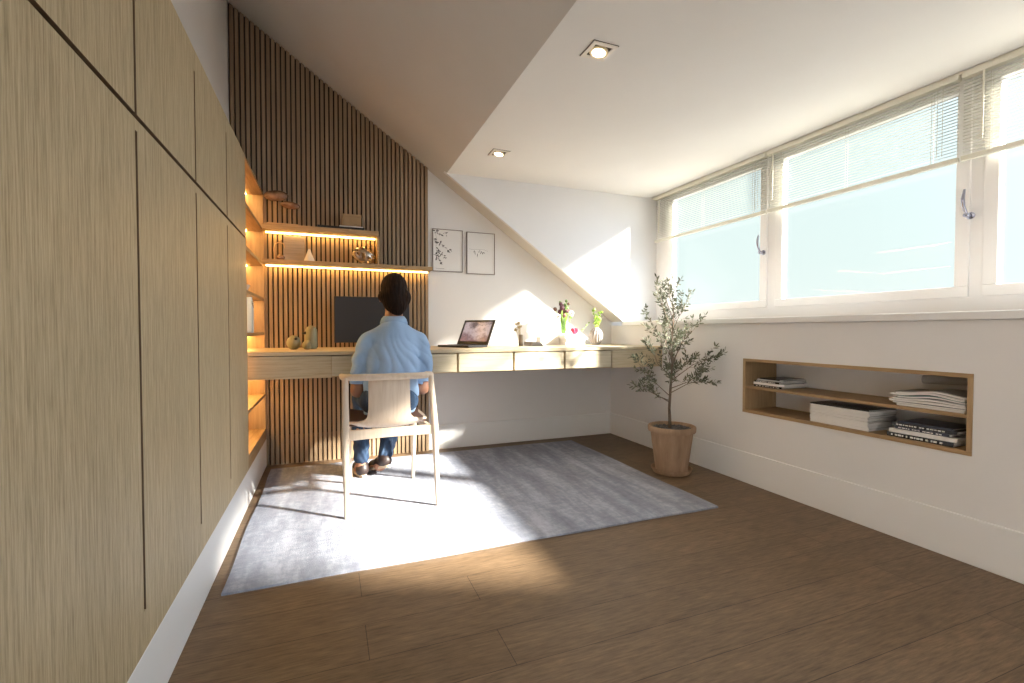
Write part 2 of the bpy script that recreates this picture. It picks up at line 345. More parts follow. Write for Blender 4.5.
# right knee wall with the niche opening
NY0, NY1, NZ0, NZ1, ND = 1.062, 2.166, 0.430, 0.757, 0.26
kw = MB()
kw.box(XR, XR+.34, YREAR, NY0, 0, ZS-.035); kw.box(XR, XR+.34, NY1, YB, 0, ZS-.035)
kw.box(XR, XR+.34, NY0, NY1, 0, NZ0); kw.box(XR, XR+.34, NY0, NY1, NZ1, ZS-.035); kw.box(XR+ND+.01, XR+.34, NY0, NY1, NZ0, NZ1)
struct('wall_right', kw, M['wall'])
# rear wall behind the viewer with its own wide window opening
rw = MB(); rx0, rx1, rz0, rz1 = -.50, 1.95, .20, 2.10
rw.prism([(XL-.12, 0), (rx0, 0), (rx0, slope_z(rx0)), (XL-.12, slope_z(XL-.12))], 'y', YREAR-.12, YREAR)
rw.prism([(rx1, 0), (XR+.1, 0), (XR+.1, slope_z(XR+.1)), (rx1, slope_z(rx1))], 'y', YREAR-.12, YREAR)
rw.box(rx0, rx1, YREAR-.12, YREAR, 0, rz0)
rw.prism([(rx0, rz1), (1.0, rz1), (rx1, slope_z(rx1)-.0), (1.0, slope_z(1.0)), (rx0, slope_z(rx0))], 'y', YREAR-.12, YREAR)
struct('wall_rear', rw, M['wall'])
# baseboards
def board(y0, y1, x): return MB().box(x, x+.02, y0, y1, 0, .186)
struct('baseboard_right', MB().box(2.360, XR, YREAR, YB, 0, .187), M['trim'], bevel=.003)
struct('baseboard_back', MB().box(.716, 2.360, YB-.012, YB, 0, .187), M['trim'], bevel=.003)
struct('baseboard_left', MB().box(XC-.06, XC, -.3, 3.62, 0, .188), M['trim'], bevel=.003)
# window sill shelf
struct('trim_1', MB().box(XR-.022, XW+.02, YN, YC, ZS-.034, ZS), M['trim'], 'white window sill', bevel=.004)
struct('trim_2', MB().box(XW-.06, XW-.02, YN, YC, ZC-.012, ZC), M['cream'], 'slim rail under the ceiling above the blinds', bevel=.002)

# windows : fixed frame + three casements
GZ0, GZ1 = 1.130, 2.015
wy = [(3.427, 2.262), (2.262, 1.214), (1.214, -.62)]
panes = [(3.205, 2.345), (2.178, 1.290), (1.138, -.50)]
for k, ((a, b), (pa, pb)) in enumerate(zip(wy, panes)):
    m_ = MB()
    m_.box(XW, XW+.05, b, a, ZS, GZ0-.045); m_.box(XW, XW+.05, b, a, GZ1+.045, ZC)
    m_.box(XW, XW+.05, pa+.05, a, GZ0-.045, GZ1+.045); m_.box(XW, XW+.05, b, pb-.05, GZ0-.045, GZ1+.045)
    w = struct('window_%d' % (k+1), m_, M['frame'])
    s_ = MB(); x0, x1 = XW-.012, XW+.032
    s_.box(x0, x1, pb-.052, pa+.052, GZ0-.05, GZ0); s_.box(x0, x1, pb-.052, pa+.052, GZ1, GZ1+.05)
    s_.box(x0, x1, pa, pa+.052, GZ0, GZ1); s_.box(x0, x1, pb-.052, pb, GZ0, GZ1)
    s_.build('sash', M['frame'], w, bevel=.004)
    MB().box(XW+.018, XW+.024, pb, pa, GZ0, GZ1).build('pane', M['glass'], w)
    if k < 3:
        hy = pb-.028 if k != 1 else pb-.075
        hy = (2.315, 1.232, .24)[k]
        hd = MB(); hx = XW-.012
        hd.lathe([(.016, 0), (.016, .006), (.009, .010), (.009, .034)], n=20, T=Matrix.Translation((hx, hy, 1.445)) @ Matrix.Rotation(-math.pi/2, 4, 'Y'))
        hd.lathe([(.001, -.010), (.010, -.007), (.013, 0), (.010, .007), (.001, .010)], n=16, T=Matrix.Translation((hx-.034, hy, 1.445)))
        hd.tube([(hx-.034, hy, 1.45), (hx-.046, hy+.006, 1.485), (hx-.048, hy+.008, 1.52), (hx-.040, hy+.006, 1.560)], [.006, .0065, .0075, .004], 10)
        hd.build('window_handle', M['chrome'], w, smooth=True, label='chrome window handle')
# unseen sloped blocker added outside to shape the near edge of the sun patch
xg = 3.6; dxg = xg-2.72; ng = MB()
gv = [(.56-.56*zw-.81*dxg, zw+.635*dxg) for zw in (-.4, 3.2)]
ng.prism([gv[0], gv[1], (gv[1][0]-3, gv[1][1]), (gv[0][0]-3, gv[0][1])], 'x', xg, xg+.25)
struct('sun_blocker', ng, M['render'], 'sloped sun blocker added outside, out of view')

# slatted wall panel
PIT, SW, X0, X1 = 0.0305, 0.0205, -0.598, 0.713
sp = thing('slatted_wall_panel', 'vertical oak slat panel on dark backing covering the left part of the back wall', 'wall panel', (0.05, YB, 0))
MB().prism([(X0, .20), (X1, .20), (X1, slope_z(X1)), (X0, slope_z(X0))], 'y', YB-.010, YB-.001).build('backing', M['felt'], sp)
MB().box(X0, X1, YB-.010, YB-.001, 0.001, .20).build('lower_backing', M['felt_low'], sp)
q = MB(); x = X1
while x - SW > X0:
    a, b = x - SW, x
    q.prism([(a, .001), (b, .001), (b, slope_z(b)-.002), (a, slope_z(a)-.002)], 'y', YB-.032, YB-.010)
    x -= PIT
q.build('slats', M['slat'], sp)

# ------------------------------------------------------------ fitted cupboards along the left wall
edges = [-.25, .27, .79, 1.311, 1.829, 2.342, 2.822]
G = .013
desc = ['cupboard unit behind the viewer, far end of the row', 'cupboard unit nearest the viewer at the photo edge', 'broad nearest oak cupboard unit with coarse grain filling the photo left edge',
        'second oak cupboard unit from the viewer, with tall lower door', 'third oak cupboard unit from the viewer, between two grooves', 'narrow-looking last oak cupboard unit beside the lit open shelves']
for i in range(6):
    y0, y1 = edges[i], edges[i+1]
    t = thing('fitted_cupboard', desc[i], 'cupboard', (XL+.1, (y0+y1)/2, .188), group='fitted oak cupboards')
    c = MB(); c.box(XL+.002, XC-.018, y0+.0005, y1-.0005, .188, 1.85)
    c.build('carcass', M['groove'], t)
    c = MB(); f0, f1 = XC-.018, XC
    for nm_, za, zb_ in (('plinth_rail', .188, .28), ('cornice_rail', 1.78, 1.85), ('middle_rail', 1.382, 1.408)):
        MB().box(f0, f1, y0, y1, za, zb_).build(nm_, M['cabinet'], t)
    g0 = G/2 if i else 0; g1 = G/2 if i < 5 else 0
    for nm_, za, zb_ in (('lower_door', .28, 1.382), ('upper_door', 1.420, 1.78)):
        d_ = MB().box(f0, f1, y0+g0, y1-g1, za, zb_).build(nm_, M['cabinet'], t)
        d_.data.materials.append(M['dooredge'])  # darker brown put on the door edges along the gaps
        for p_ in d_.data.polygons:
            if abs(p_.normal.y) > .9 or (abs(p_.normal.z) > .9 and nm_ == 'upper_door'): p_.material_index = 1

# open lit shelf unit at the far end of the cupboards
y0, y1 = 2.822, YB-.034
us = thing('open_shelf_unit', 'open oak shelf niche with warm hidden lights at the end of the cupboards', 'shelf unit', (XL+.1, (y0+y1)/2, .188))
c = MB(); c.box(XL+.002, XC, y0, y0+.012, .188, 1.85); c.build('side_panel', M['oak_z'], us)
c = MB(); c.box(XL+.002, XC, y1-.02, y1, .188, 1.85); c.build('side_panel', M['oak_z'], us)
MB().box(XL+.002, XL+.012, y0+.012, y1-.02, .262, 1.83).build('back_panel', M['oak_z'], us)
MB().box(XL+.002, XC, y0+.012, y1-.02, .188, .262).build('bottom_panel', M['oak_y'], us)
MB().box(XL+.002, XC, y0+.012, y1-.02, 1.832, 1.85).build('top_panel', M['oak_y'], us)
for z in (.50, .915, 1.145, 1.378, 1.608):
    sh = MB().box(XL+.012, XC-.002, y0+.012, y1-.02, z-.018, z).build('shelf', M['oak_y'], us)
    if z > .6: MB().box(-.515, -.500, y0+.02, y1-.03, z-.024, z-.0185).build('led_strip', M['led_soft'], sh, label='warm light strip')
MB().box(-.515, -.500, y0+.02, y1-.03, 1.826, 1.8315).build('led_strip', M['led_soft'], us, label='warm light strip')
MB().box(-.515, -.500, y0+.02, y1-.03, .640, .6455).build('led_strip', M['led_soft'], us, label='warm light strip')
MB().box(-.515, -.500, y0+.02, y1-.03, .476, .4815).build('led_strip', M['led_soft'], us, label='warm light strip')

# ------------------------------------------------------------ wall shelves over the desk
def wall_shelf(name, x0, x1, zt, th, label):
    t = thing(name, label, 'shelf', ((x0+x1)/2, YB-.032, zt-th))
    yb = YB-.0325
    MB().box(x0, x1, 3.44, yb, zt-th, zt).build('board', M['oak'], t, bevel=.0015)
    MB().box(x0+.01, x1-.015, yb-.038, yb-.026, zt-th-.006, zt-th-.0005).build('led_strip', M['led'], t, label='warm light strip')
    return t
s1 = wall_shelf('wall_shelf', -.398, .335, 1.626, .034, 'shorter upper oak wall shelf with light strip, above the other shelf')
MB().box(.327, .341, 3.455, YB-.0325, 1.396, 1.592).build('side_panel', M['oak'], s1)
wall_shelf('wall_shelf', -.398, .716, 1.395, .026, 'longer lower oak wall shelf with light strip, above the monitor')

# ------------------------------------------------------------ desk
DZ, DF = .808, 2.92
dk = thing('built_in_desk', 'long wall-to-wall pale oak desk with drawers in its front', 'desk', (1.0, 3.27, .66))
MB().box(XC+.001, XR-.001, DF-.004, YB-.034, DZ-.022, DZ).build('desktop', M['desk'], dk, bevel=.0015)
MB().box(XL+.013, XC+.001, DF-.004, YB-.055, DZ-.022, DZ).build('desktop', M['desk'], dk)
MB().box(XL+.013, XC+.001, DF+.001, YB-.055, .655, DZ-.026).build('fascia', M['desk'], dk)
MB().box(.7135, XR-.001, YB-.034, YB-.001, DZ-.022, DZ).build('desktop', M['desk'], dk)
MB().box(XC+.001, XR-.001, DF+.028, YB-.034, .655, DZ-.026).build('carcass', M['oak'], dk)
MB().box(XC+.001, .014, DF+.001, DF+.028, .655, DZ-.026).build('fascia', M['desk'], dk)
MB().box(1.925, XR-.001, DF+.001, DF+.028, .655, DZ-.026).build('fascia', M['desk'], dk)
dx = [.014, .392, .769, 1.154, 1.537, 1.925]
for i in range(5):
    MB().box(dx[i]+(.002 if i == 0 else .007), dx[i+1]-.007, DF+.003, DF+.028, .662, DZ-.028).build('drawer_front', M['drawer'], dk, bevel=.0015)

# ------------------------------------------------------------ rug
nx, ny = 90, 64; rx0_, rx1_, ry0_, ry1_ = -.360, 1.890, 1.882, 3.470
def rp_(i, j, z):
    x = rx0_ + (rx1_-rx0_)*i/nx; y = ry0_ + (ry1_-ry0_)*j/ny
    w = .004*math.sin(7*y) * (1 if i in (0, nx) else 0); v_ = .003*math.sin(9*x+1) * (1 if j in (0, ny) else 0)
    return (x+w, y+v_, z)
r = MB(); vs = []; fs = []
for j in range(ny+1):
    for i in range(nx+1):
        edge = i in (0, nx) or j in (0, ny)
        vs.append(rp_(i, j, .009 if edge else .0125 + .0006*math.sin(i*1.7+j*.9)))
for j in range(ny):
    for i in range(nx): a = j*(nx+1)+i; fs.append((a, a+1, a+nx+2, a+nx+1))
ring = [i for i in range(nx+1)] + [j*(nx+1)+nx for j in range(1, ny+1)] + [ny*(nx+1)+i for i in range(nx-1, -1, -1)] + [j*(nx+1) for j in range(ny-1, 0, -1)]
b0 = len(vs)
for k in ring: vs.append((vs[k][0], vs[k][1], .0005))
L_ = len(ring)
fs += [(ring[k], b0+k, b0+(k+1) % L_, ring[(k+1) % L_]) for k in range(L_)] + [tuple(b0+k for k in range(L_))]
r.add(vs, fs)
tag(r.build('rug', M['rug'], smooth=True), 'large distressed grey-blue rug lying on the wooden floor under the chair', 'rug')

# ------------------------------------------------------------ ceiling downlights
def downlight(x, y, label):
    t = thing('recessed_downlight', label, 'ceiling light', (x, y, ZC), group='square dormer downlights')
    h = .056; m_ = MB()
    m_.box(-h, h, -h, -.040, -.006, 0); m_.box(-h, h, .040, h, -.006, 0); m_.box(-h, -.040, -.040, .040, -.006, 0); m_.box(.040, h, -.040, .040, -.006, 0)
    m_.build('trim', M['downtrim'], t, bevel=.001, local=True)
    MB().box(-h-.003, h+.003, -h-.003, h+.003, -.0015, -.0003).build('shadow_gap', M['groove'], t, local=True)
    T = Matrix.Rotation(math.radians(10), 4, 'Y')
    MB().lathe([(.030, -.010), (.039, -.009), (.039, -.003), (.030, -.002)], n=28, T=T).build('lamp_ring', M['bulb_ring'], t, smooth=True, local=True)
    MB().lathe([(.001, -.013), (.020, -.0125), (.031, -.009), (.031, -.003)], n=28, T=T).build('lens', M['bulb'], t, smooth=True, local=True)
    ld = bpy.data.lights.new('downlight_beam', 'SPOT'); ld.energy = 4; ld.color = (1, .82, .6); ld.spot_size = math.radians(110); ld.spot_blend = .8; ld.shadow_soft_size = .03
    lo = bpy.data.objects.new('downlight_beam', ld); COL.objects.link(lo); lo.parent = t; lo.location = (0, 0, -.02)
downlight(1.055, 1.71, 'nearer and larger-looking of the two square recessed ceiling lights')
downlight(1.048, 2.92, 'farther of the two square recessed ceiling lights, near the sloping edge')

# ------------------------------------------------------------ venetian blinds
def blind(y0, y1, zb, label, wand_y):
    xb = 2.655; t = thing('venetian_blind', label, 'blind', (xb, (y0+y1)/2, ZC), group='cream venetian blinds')
    MB().box(xb-.016, xb+.016, y0, y1, ZC-.036, ZC-.014).build('headrail', M['cream'], t, bevel=.002)
    MB().box(xb-.012, xb+.012, y0, y1, zb-.003, zb+.019).build('bottom_rail', M['cream'], t, bevel=.003)
    m_ = MB(); z = ZC-.044; hw = .0085; ta = math.radians(-8)
    while z > zb+.022:
        dz = hw*math.sin(ta); dx_ = hw*math.cos(ta)
        m_.add([(xb-dx_, y0+.002, z+dz), (xb+dx_, y0+.002, z-dz), (xb+dx_, y1-.002, z-dz), (xb-dx_, y1-.002, z+dz), (xb, y0+.002, z+.0012), (xb, y1-.002, z+.0012)], [(0, 4, 5, 3), (4, 1, 2, 5)])
        z -= .0145
    m_.build('slats', M['slatblind'], t, smooth='full')
    m_ = MB()
    for yy in (y0+.10, (y0+y1)/2, y1-.10):
        for s_ in (-.010, .010): MB().tube([(xb+s_, yy, ZC-.05), (xb+s_, yy, zb+.015)], .0010, 5).build('ladder_cord', M['cord'], t)
    for yy in (y0+.055, y0+.075): MB().tube([(xb-.014, yy, ZC-.05), (xb-.014, yy, zb+.04)], .0012, 5).build('pull_cord', M['cord'], t)
    MB().tube([(xb-.020, wand_y, ZC-.04), (xb-.024, wand_y, ZC-.33)], .004, 8).build('wand', M['cream'], t, smooth=True)
blind(2.262, 3.372, 1.690, 'venetian blind half drawn over the far narrow window', 3.30)
blind(1.262, 2.250, 1.690, 'venetian blind half drawn over the wide middle window', 2.20)
blind(-.60, 1.250, 1.690, 'venetian blind half drawn over the window at the right photo edge', 1.17)

# ------------------------------------------------------------ wall niche with books
n_ = thing('wall_niche_shelf', 'long oak-lined recessed bookshelf in the white wall under the window', 'recessed shelf', (XR, (NY0+NY1)/2, NZ0))
fx0, fx1, tt = XR-.006, XR+ND, .017
MB().box(fx0, fx1, NY0, NY1, NZ0, NZ0+tt).build('bottom_panel', M['oak_y'], n_)
MB().box(fx0, fx1, NY0, NY1, NZ1-tt, NZ1).build('top_panel', M['oak_y'], n_)
MB().box(fx0, fx1, NY0, NY0+tt, NZ0+tt, NZ1-tt).build('side_panel', M['oak_z'], n_)
MB().box(fx0, fx1, NY1-tt, NY1, NZ0+tt, NZ1-tt).build('side_panel', M['oak_z'], n_)
MB().box(fx0+.004, fx1, NY0+tt, NY1-tt, .578, .592).build('shelf', M['oak_y'], n_)
MB().box(fx1-.004, fx1+.009, NY0+tt, NY1-tt, NZ0+tt, NZ1-tt).build('back_panel', M['wall'], n_, label='white painted back')

def book(x0, x1, y0, y1, z0, th, cover, page, label, rz=0, cat='book', group=None, text=False, soft=False, tx='paper'):
    """closed book lying flat, spine towards the room (low x)"""
    cx_, cy_ = (x0+x1)/2, (y0+y1)/2; w, d = (x1-x0)/2, (y1-y0)/2
    t = thing('magazine' if soft else 'book', label, cat, (cx_, cy_, z0), rz, group)
    ct = min(.0018, th*.2)
    m_ = MB(); m_.box(-w, w, -d, d, 0, ct); m_.box(-w, w, -d, d, th-ct, th); m_.box(-w, -w+.002, -d, d, ct, th-ct)
    m_.build('cover', cover, t, local=True)
    MB().box(-w+.002, w-.002, -d+.002, d-.002, ct, th-ct).build('pages', page, t, local=True)
    if text:
        m_ = MB(); yy = d*.86; rnd = random.Random(label)
        while yy > -d*.7:
            L = rnd.choice((.006, .009, .012)); m_.box(-w-.0005, -w, yy-L, yy, th*.3, th*.68); yy -= L + rnd.choice((.003, .003, .010))
        m_.build('spine_lettering', M[tx], t, local=True)
    return t
# top left stack
z = .592
for i, (cv, th, a, yy0, yy1, lab) in enumerate([
        ('glossblack', .012, .0, 1.93, 2.115, 'thin black book at the base of the left upper niche stack'),
        ('paper', .014, .03, 1.915, 2.12, 'white-spined book low in the left upper niche stack'),
        ('glossblack', .010, -.04, 1.94, 2.112, 'black book above the white one in the left upper niche stack'),
        ('greycover', .009, .05, 1.925, 2.095, 'pale grey book near the top of the left upper niche stack'),
        ('glossblack', .006, -.03, 1.94, 2.075, 'thin dark booklet on top of the left upper niche stack')]):
    book(XR+.030, XR+.225, yy0, yy1, z, th, M[cv], M['paper'], lab, a, 'book', 'books in the small niche stack', text=cv == 'glossblack' and i < 3); z += th+.0006
# lower middle pile of magazines
z = NZ0+tt
for i in range(13):
    th = .0068; a = random.uniform(-.015, .015); o = random.uniform(-.006, .006)
    book(XR+.022+o, XR+.235+o, 1.462+o*1.5, 1.753+o*1.5, z, th, M['paper'], M['paper_grey'] if i % 4 == 1 else M['paper'],
         'white-spined magazine inside the tall neat pile in the middle of the lower niche', a, 'magazine', 'magazines in the neat pile', soft=True); z += th+.0004
book(XR+.022, XR+.236, 1.462, 1.753, z, .006, M['glossblack'], M['paper'], 'black-covered magazine on top of the tall neat pile', .01, 'magazine', 'magazines in the neat pile', soft=True)
# lower right stack of books
z = NZ0+tt
for i, (cv, th, a, y0_, y1_, tx_, lab) in enumerate([
        ('glossblack', .019, 0.0, 1.130, 1.378, True, 'thick lettered black book at the base of the right lower niche stack'),
        ('paper', .017, .02, 1.125, 1.372, False, 'plain white book second from the base of the right lower niche stack'),
        ('navy', .012, -.03, 1.145, 1.350, True, 'dark blue book above the white one in the right lower niche stack'),
        ('glossblack', .014, .03, 1.130, 1.366, True, 'black book with pale lettering second from the top of the right lower niche stack'),
        ('navy', .008, -.02, 1.14, 1.345, False, 'thin dark book on top of the right lower niche stack')]):
    book(XR+.018+.004*i, XR+.215, y0_, y1_, z, th, M[cv], M['paper'], lab, a, 'book', 'books in the right lower stack', text=tx_); z += th+.0006
# upper right loose magazines, sagging
def sagging(x0, x1, y0, y1, z0, th, amp, cover, label, ph=0, rz=0):
    cx_, cy_ = (x0+x1)/2, (y0+y1)/2; t = thing('magazine', label, 'magazine', (cx_, cy_, z0), rz, 'loose magazines on the upper niche shelf')
    def sheet(zo, h, inset):
        m_ = MB(); n = 14; d = (y1-y0)/2-inset; w = (x1-x0)/2-inset; vs = []
        for k in range(n+1):
            u = k/n; yy = -d+2*d*u; b = amp*math.sin(math.pi*min(1, u*1.15+ph*.1))**2
            for x_, z_ in ((-w, 0), (w, 0), (w, h), (-w, h)): vs.append((x_, yy, zo+z_+b))
        fs = [(k*4+j, k*4+(j+1) % 4, (k+1)*4+(j+1) % 4, (k+1)*4+j) for k in range(n) for j in range(4)] + [(3, 2, 1, 0), (n*4, n*4+1, n*4+2, n*4+3)]
        return m_.add(vs, fs)
    sheet(th*.72, th*.26, 0).build('cover', cover, t, local=True); sheet(0, th*.72, .002).build('pages', M['paper'], t, local=True)
z = .592; cols = ['paper', 'navy', 'paper', 'greycover', 'tealcover', 'paper', 'paper_grey']
labs = ['white magazine at the bottom of the loose upper niche heap', 'dark blue magazine low in the loose upper niche heap', 'white magazine third up in the loose upper niche heap',
        'grey magazine in the middle of the loose upper niche heap', 'teal-edged magazine near the top of the loose upper niche heap', 'bulging white magazine just under the top of the loose heap', 'grey-covered magazine sagging on top of the loose upper niche heap']
for i in range(7):
    amp = (.0, .0, .002, .006, .010, .014, .014)[i]; th = .0085
    sagging(XR+.015+random.uniform(0, .02), XR+.22, 1.088+random.uniform(0, .012), 1.365+random.uniform(-.03, .025), z, th, amp, M[cols[i]], labs[i], rz=random.uniform(-.02, .02)); z += th+.0005 + (amp-(.0, .0, .0, .002, .006, .010, .014)[i])*.0
ro = MB().tube([(XR+.175, 1.09, .718), (XR+.18, 1.30, .712)], .018, 18)
ro = MB().tube([(XR+.225, 1.09, .712), (XR+.225, 1.345, .700)], .020, 18).build('paper_roll', M['paper_grey'], smooth=True)
tag(ro, 'rolled grey paper tube lying behind the loose magazines', 'paper roll')

# ------------------------------------------------------------ pictures
def picture(x0, x1, z0, z1, label, art):
    t = thing('framed_print', label, 'picture', ((x0+x1)/2, YB, z0), group='two thin-framed prints')
    f = .0042; m_ = MB(); y0, y1 = YB-.016, YB-.0005
    m_.box(x0, x1, y0, y1, z0, z0+f); m_.box(x0, x1, y0, y1, z1-f, z1); m_.box(x0, x0+f, y0, y1, z0+f, z1-f); m_.box(x1-f, x1, y0, y1, z0+f, z1-f)
    m_.build('frame', M['picframe'], t)
    MB().box(x0+f, x1-f, YB-.010, YB-.001, z0+f, z1-f).build('sheet', M['paper'], t)
    art(t, x0, x1, z0, z1)
def leafpoly(m_, x, z, a, L, w, y):
    c, s = math.cos(a), math.sin(a)
    pts = [(0, 0), (.3*L, w), (.7*L, w*.8), (L, 0), (.7*L, -w*.8), (.3*L, -w)]
    m_.prism([(x+p*c-q_*s, z+p*s+q_*c) for p, q_ in pts], 'y', y, y+.0003)
def art1(t, x0, x1, z0, z1):
    m_ = MB(); m2 = MB(); R = random.Random(3); y = YB-.0106; W_, H_ = x1-x0, z1-z0
    clusters = [(.12, .93), (.25, .86), (.42, .90), (.12, .74), (.14, .66), (.28, .66), (.36, .58), (.50, .47), (.58, .52), (.18, .46), (.14, .38), (.30, .40), (.42, .36), (.26, .22), (.14, .33), (.20, .52)]
    for u, v in clusters:
        for k in range(6 if u < .2 else 4):
            leafpoly(m_ if R.random() < .6 else m2, x0+W_*(u+R.uniform(-.03, .03)), z0+H_*(v+R.uniform(-.025, .025)), R.uniform(0, 6.28), R.uniform(.012, .026), R.uniform(.002, .005), y)
    m3 = MB(); pts = [(.08, .95), (.14, .75), (.11, .55), (.16, .38), (.28, .22)]
    m3.tube([(x0+W_*u, y+.0002, z0+H_*v) for u, v in pts], .0008, 5)
    m3.tube([(x0+W_*u, y+.0002, z0+H_*v) for u, v in ((.14, .72), (.3, .64), (.56, .48))], .0007, 5)
    m3.box(x0+W_*.10, x0+W_*.38, y, y+.0003, z0+H_*.065, z0+H_*.072)
    m_.build('blossom_drawing', M['ink'], t, kind='stuff'); m2.build('blossom_drawing', M['ink_soft'], t, kind='stuff'); m3.build('branch_drawing', M['ink_soft'], t)
def art2(t, x0, x1, z0, z1):
    m_ = MB(); y = YB-.0106; W_, H_ = x1-x0, z1-z0; m2 = MB()
    m2.tube([(x0+W_*u, y+.0002, z0+H_*v) for u, v in ((.08, .60), (.2, .585), (.45, .60), (.62, .60), (.75, .56))], .0008, 5)
    for u, v, a, L in ((.28, .56, -1.4, .034), (.27, .57, -1.9, .02), (.38, .50, -1.6, .03), (.42, .55, -1.2, .012), (.48, .48, 1.2, .028), (.52, .56, -1.1, .028), (.55, .48, 1.0, .024), (.60, .54, -.9, .016), (.46, .58, -1.5, .012)):
        leafpoly(m_, x0+W_*u, z0+H_*v, a, L, .0022, y)
    m_.build('twig_drawing', M['ink'], t); m2.build('stem_drawing', M['ink_soft'], t)
picture(.752, .990, 1.386, 1.713, 'left thin-framed print, a blossoming branch in black ink', art1)
picture(1.024, 1.258, 1.377, 1.708, 'right thin-framed print, nearly blank with small twig marks', art2)

# ------------------------------------------------------------ monitor
t = thing('computer_monitor', 'dark switched-off desktop monitor in front of the slats, behind the seated person', 'monitor', (.287, 3.40, DZ))
MB().box(.036, .540, 3.392, 3.418, .845, 1.160).build('casing', M['darkgrey'], t, bevel=.004)
MB().box(.042, .534, 3.3905, 3.3925, .853, 1.154).build('screen', M['screen_off'], t)
m_ = MB(); m_.box(.262, .312, 3.418, 3.440, .83, 1.02); m_.build('stand_neck', M['darkgrey'], t, bevel=.004)
MB().box(.187, .387, 3.36, 3.52, DZ, DZ+.008).build('stand_foot', M['darkgrey'], t, bevel=.003)
MB().box(.255, .319, 3.43, 3.46, DZ+.008, .86).build('stand_neck', M['darkgrey'], t, bevel=.004)



# ------------------------------------------------------------ laptop
lap = thing('laptop_computer', 'open black laptop with a misty landscape on its screen, on the desk', 'laptop', (.888, 3.265, DZ), math.radians(-60))
MB().box(-.155, .155, -.090, .105, .002, .016).build('base', M['black'], lap, bevel=.003, local=True)
kb = MB()
for r_ in range(5):
    for c_ in range(13): kb.box(-.135+c_*.0208, -.135+c_*.0208+.017, -.010+r_*.0195, .006+r_*.0195, .016, .0175)
kb.build('keyboard', M['darkgrey'], lap, local=True)
MB().box(-.045, .045, -.082, -.030, .016, .0165).build('touchpad', M['darkgrey'], lap, local=True)
TL = Matrix.Translation((0, .105, .012)) @ Matrix.Rotation(math.radians(-26), 4, 'X')
MB().box(-.155, .155, -.004, .004, .004, .205, TL).build('lid', M['black'], lap, bevel=.002, local=True)
sc_ = MB().box(-.134, .134, -.0052, -.0042, .030, .188, TL).build('screen', M['wallpaper'], lap, local=True)

# ------------------------------------------------------------ wooden birds
def bird(prof, loc, label, beak, eye=None):
    t = thing('wooden_bird', label, 'figurine', loc, group='olive wooden bird figures')
    MB().lathe(prof, n=28).build('body', M['bird'], t, smooth='full', local=True)
    if beak:
        a, z, r, L = beak; d = V(math.cos(a), math.sin(a), 0)
        MB().tube([d*r+V(0,0,z), d*(r+L)+V(0,0,z-.002)], [.0105, .003], 12).build('beak', M['black'], t, smooth=True, local=True)
def ball(r, z=1.0, cut=.93, n=14):
    return [(max(.0005, r*math.sin(a)), r*z*(-math.cos(a)+cut)) for a in [math.acos(cut)+(math.pi-math.acos(cut))*k/n for k in range(n+1)]]
bird(ball(.041, 1.12), (-.205, 3.26, DZ), 'round wooden bird with dark beak, leftmost of the three on the desk', (math.radians(-65), .066, .034, .010))
cap = [(.030, 0), (.036, .006), (.038, .03), (.038, .105), (.035, .125), (.027, .140), (.014, .149), (.0005, .152)]
bird(cap, (-.106, 3.33, DZ), 'tall capsule-shaped wooden bird with beak pointing left', (math.radians(205), .104, .034, .024))
bird(ball(.029, 1.05), (-.126, 3.225, DZ), 'smallest plain wooden ball figure in front of the tall bird', None)

# ------------------------------------------------------------ wall shelf ornaments
ZU, ZL = 1.626, 1.395
t = thing('pebble_sculpture', 'two brown polished pebbles on rods over a wooden base, left end of upper shelf', 'sculpture', (-.275, 3.51, ZU))
MB().box(-.372, -.182, 3.475, 3.545, ZU, ZU+.014).build('base', M['rod'], t, bevel=.002)
for cx_, cz_, w_, h_, a in ((-.318, 1.825, .075, .035, -5), (-.232, 1.770, .061, .024, 5)):
    MB().tube([(cx_, 3.51, ZU+.012), (cx_, 3.51, cz_-.01)], .0022, 8).build('rod', M['rod'], t)
    MB().ell((0, 0, 0), (w_, .032, h_), 24, T=Matrix.Translation((cx_, 3.51, cz_)) @ Matrix.Rotation(math.radians(a), 4, 'Y')).build('pebble', M['stone'], t, smooth='full')
t = thing('serving_tray', 'thin black tray under the tan box on the upper shelf', 'tray', (.087, 3.50, ZU))
MB().box(-.065, .240, 3.4405, 3.560, ZU, ZU+.010).build('base', M['black'], t, bevel=.001)
m_ = MB(); m_.box(-.065, .240, 3.4405, 3.4445, ZU+.010, ZU+.015); m_.box(-.065, .240, 3.556, 3.560, ZU+.010, ZU+.015); m_.box(-.065, -.061, 3.4445, 3.556, ZU+.010, ZU+.015); m_.box(.236, .240, 3.4445, 3.556, ZU+.010, ZU+.015)
m_.build('rim', M['black'], t)
bk_ = thing('tan_box', 'upright tan card box standing on a pale book on the upper shelf', 'box', (.158, 3.51, ZU+.022))
MB().box(.098, .222, 3.49, 3.53, ZU+.0250, ZU+.114).build('box_body', M['box'], bk_, bevel=.002)
MB().box(.097, .223, 3.489, 3.531, ZU+.096, ZU+.115).build('box_lid', M['box'], bk_, bevel=.0015)
book(.075, .232, 3.452, 3.545, ZU+.0105, .0140, M['paper_grey'], M['paper'], 'pale book lying flat in the black tray on the upper shelf')
t = thing('linen_board', 'grey rectangular board leaning on the slats on the lower shelf', 'board', (-.215, 3.53, ZL))
MB().box(-.066, .066, 0, .014, 0, .183, Matrix.Rotation(math.radians(-9), 4, 'X')).build('panel', M['boardgrey'], t, bevel=.002, local=True)
MB().box(-.050, .050, -.001, .001, .012, .171, Matrix.Rotation(math.radians(-9), 4, 'X')).build('linen_face', M['boardgrey'], t, local=True)
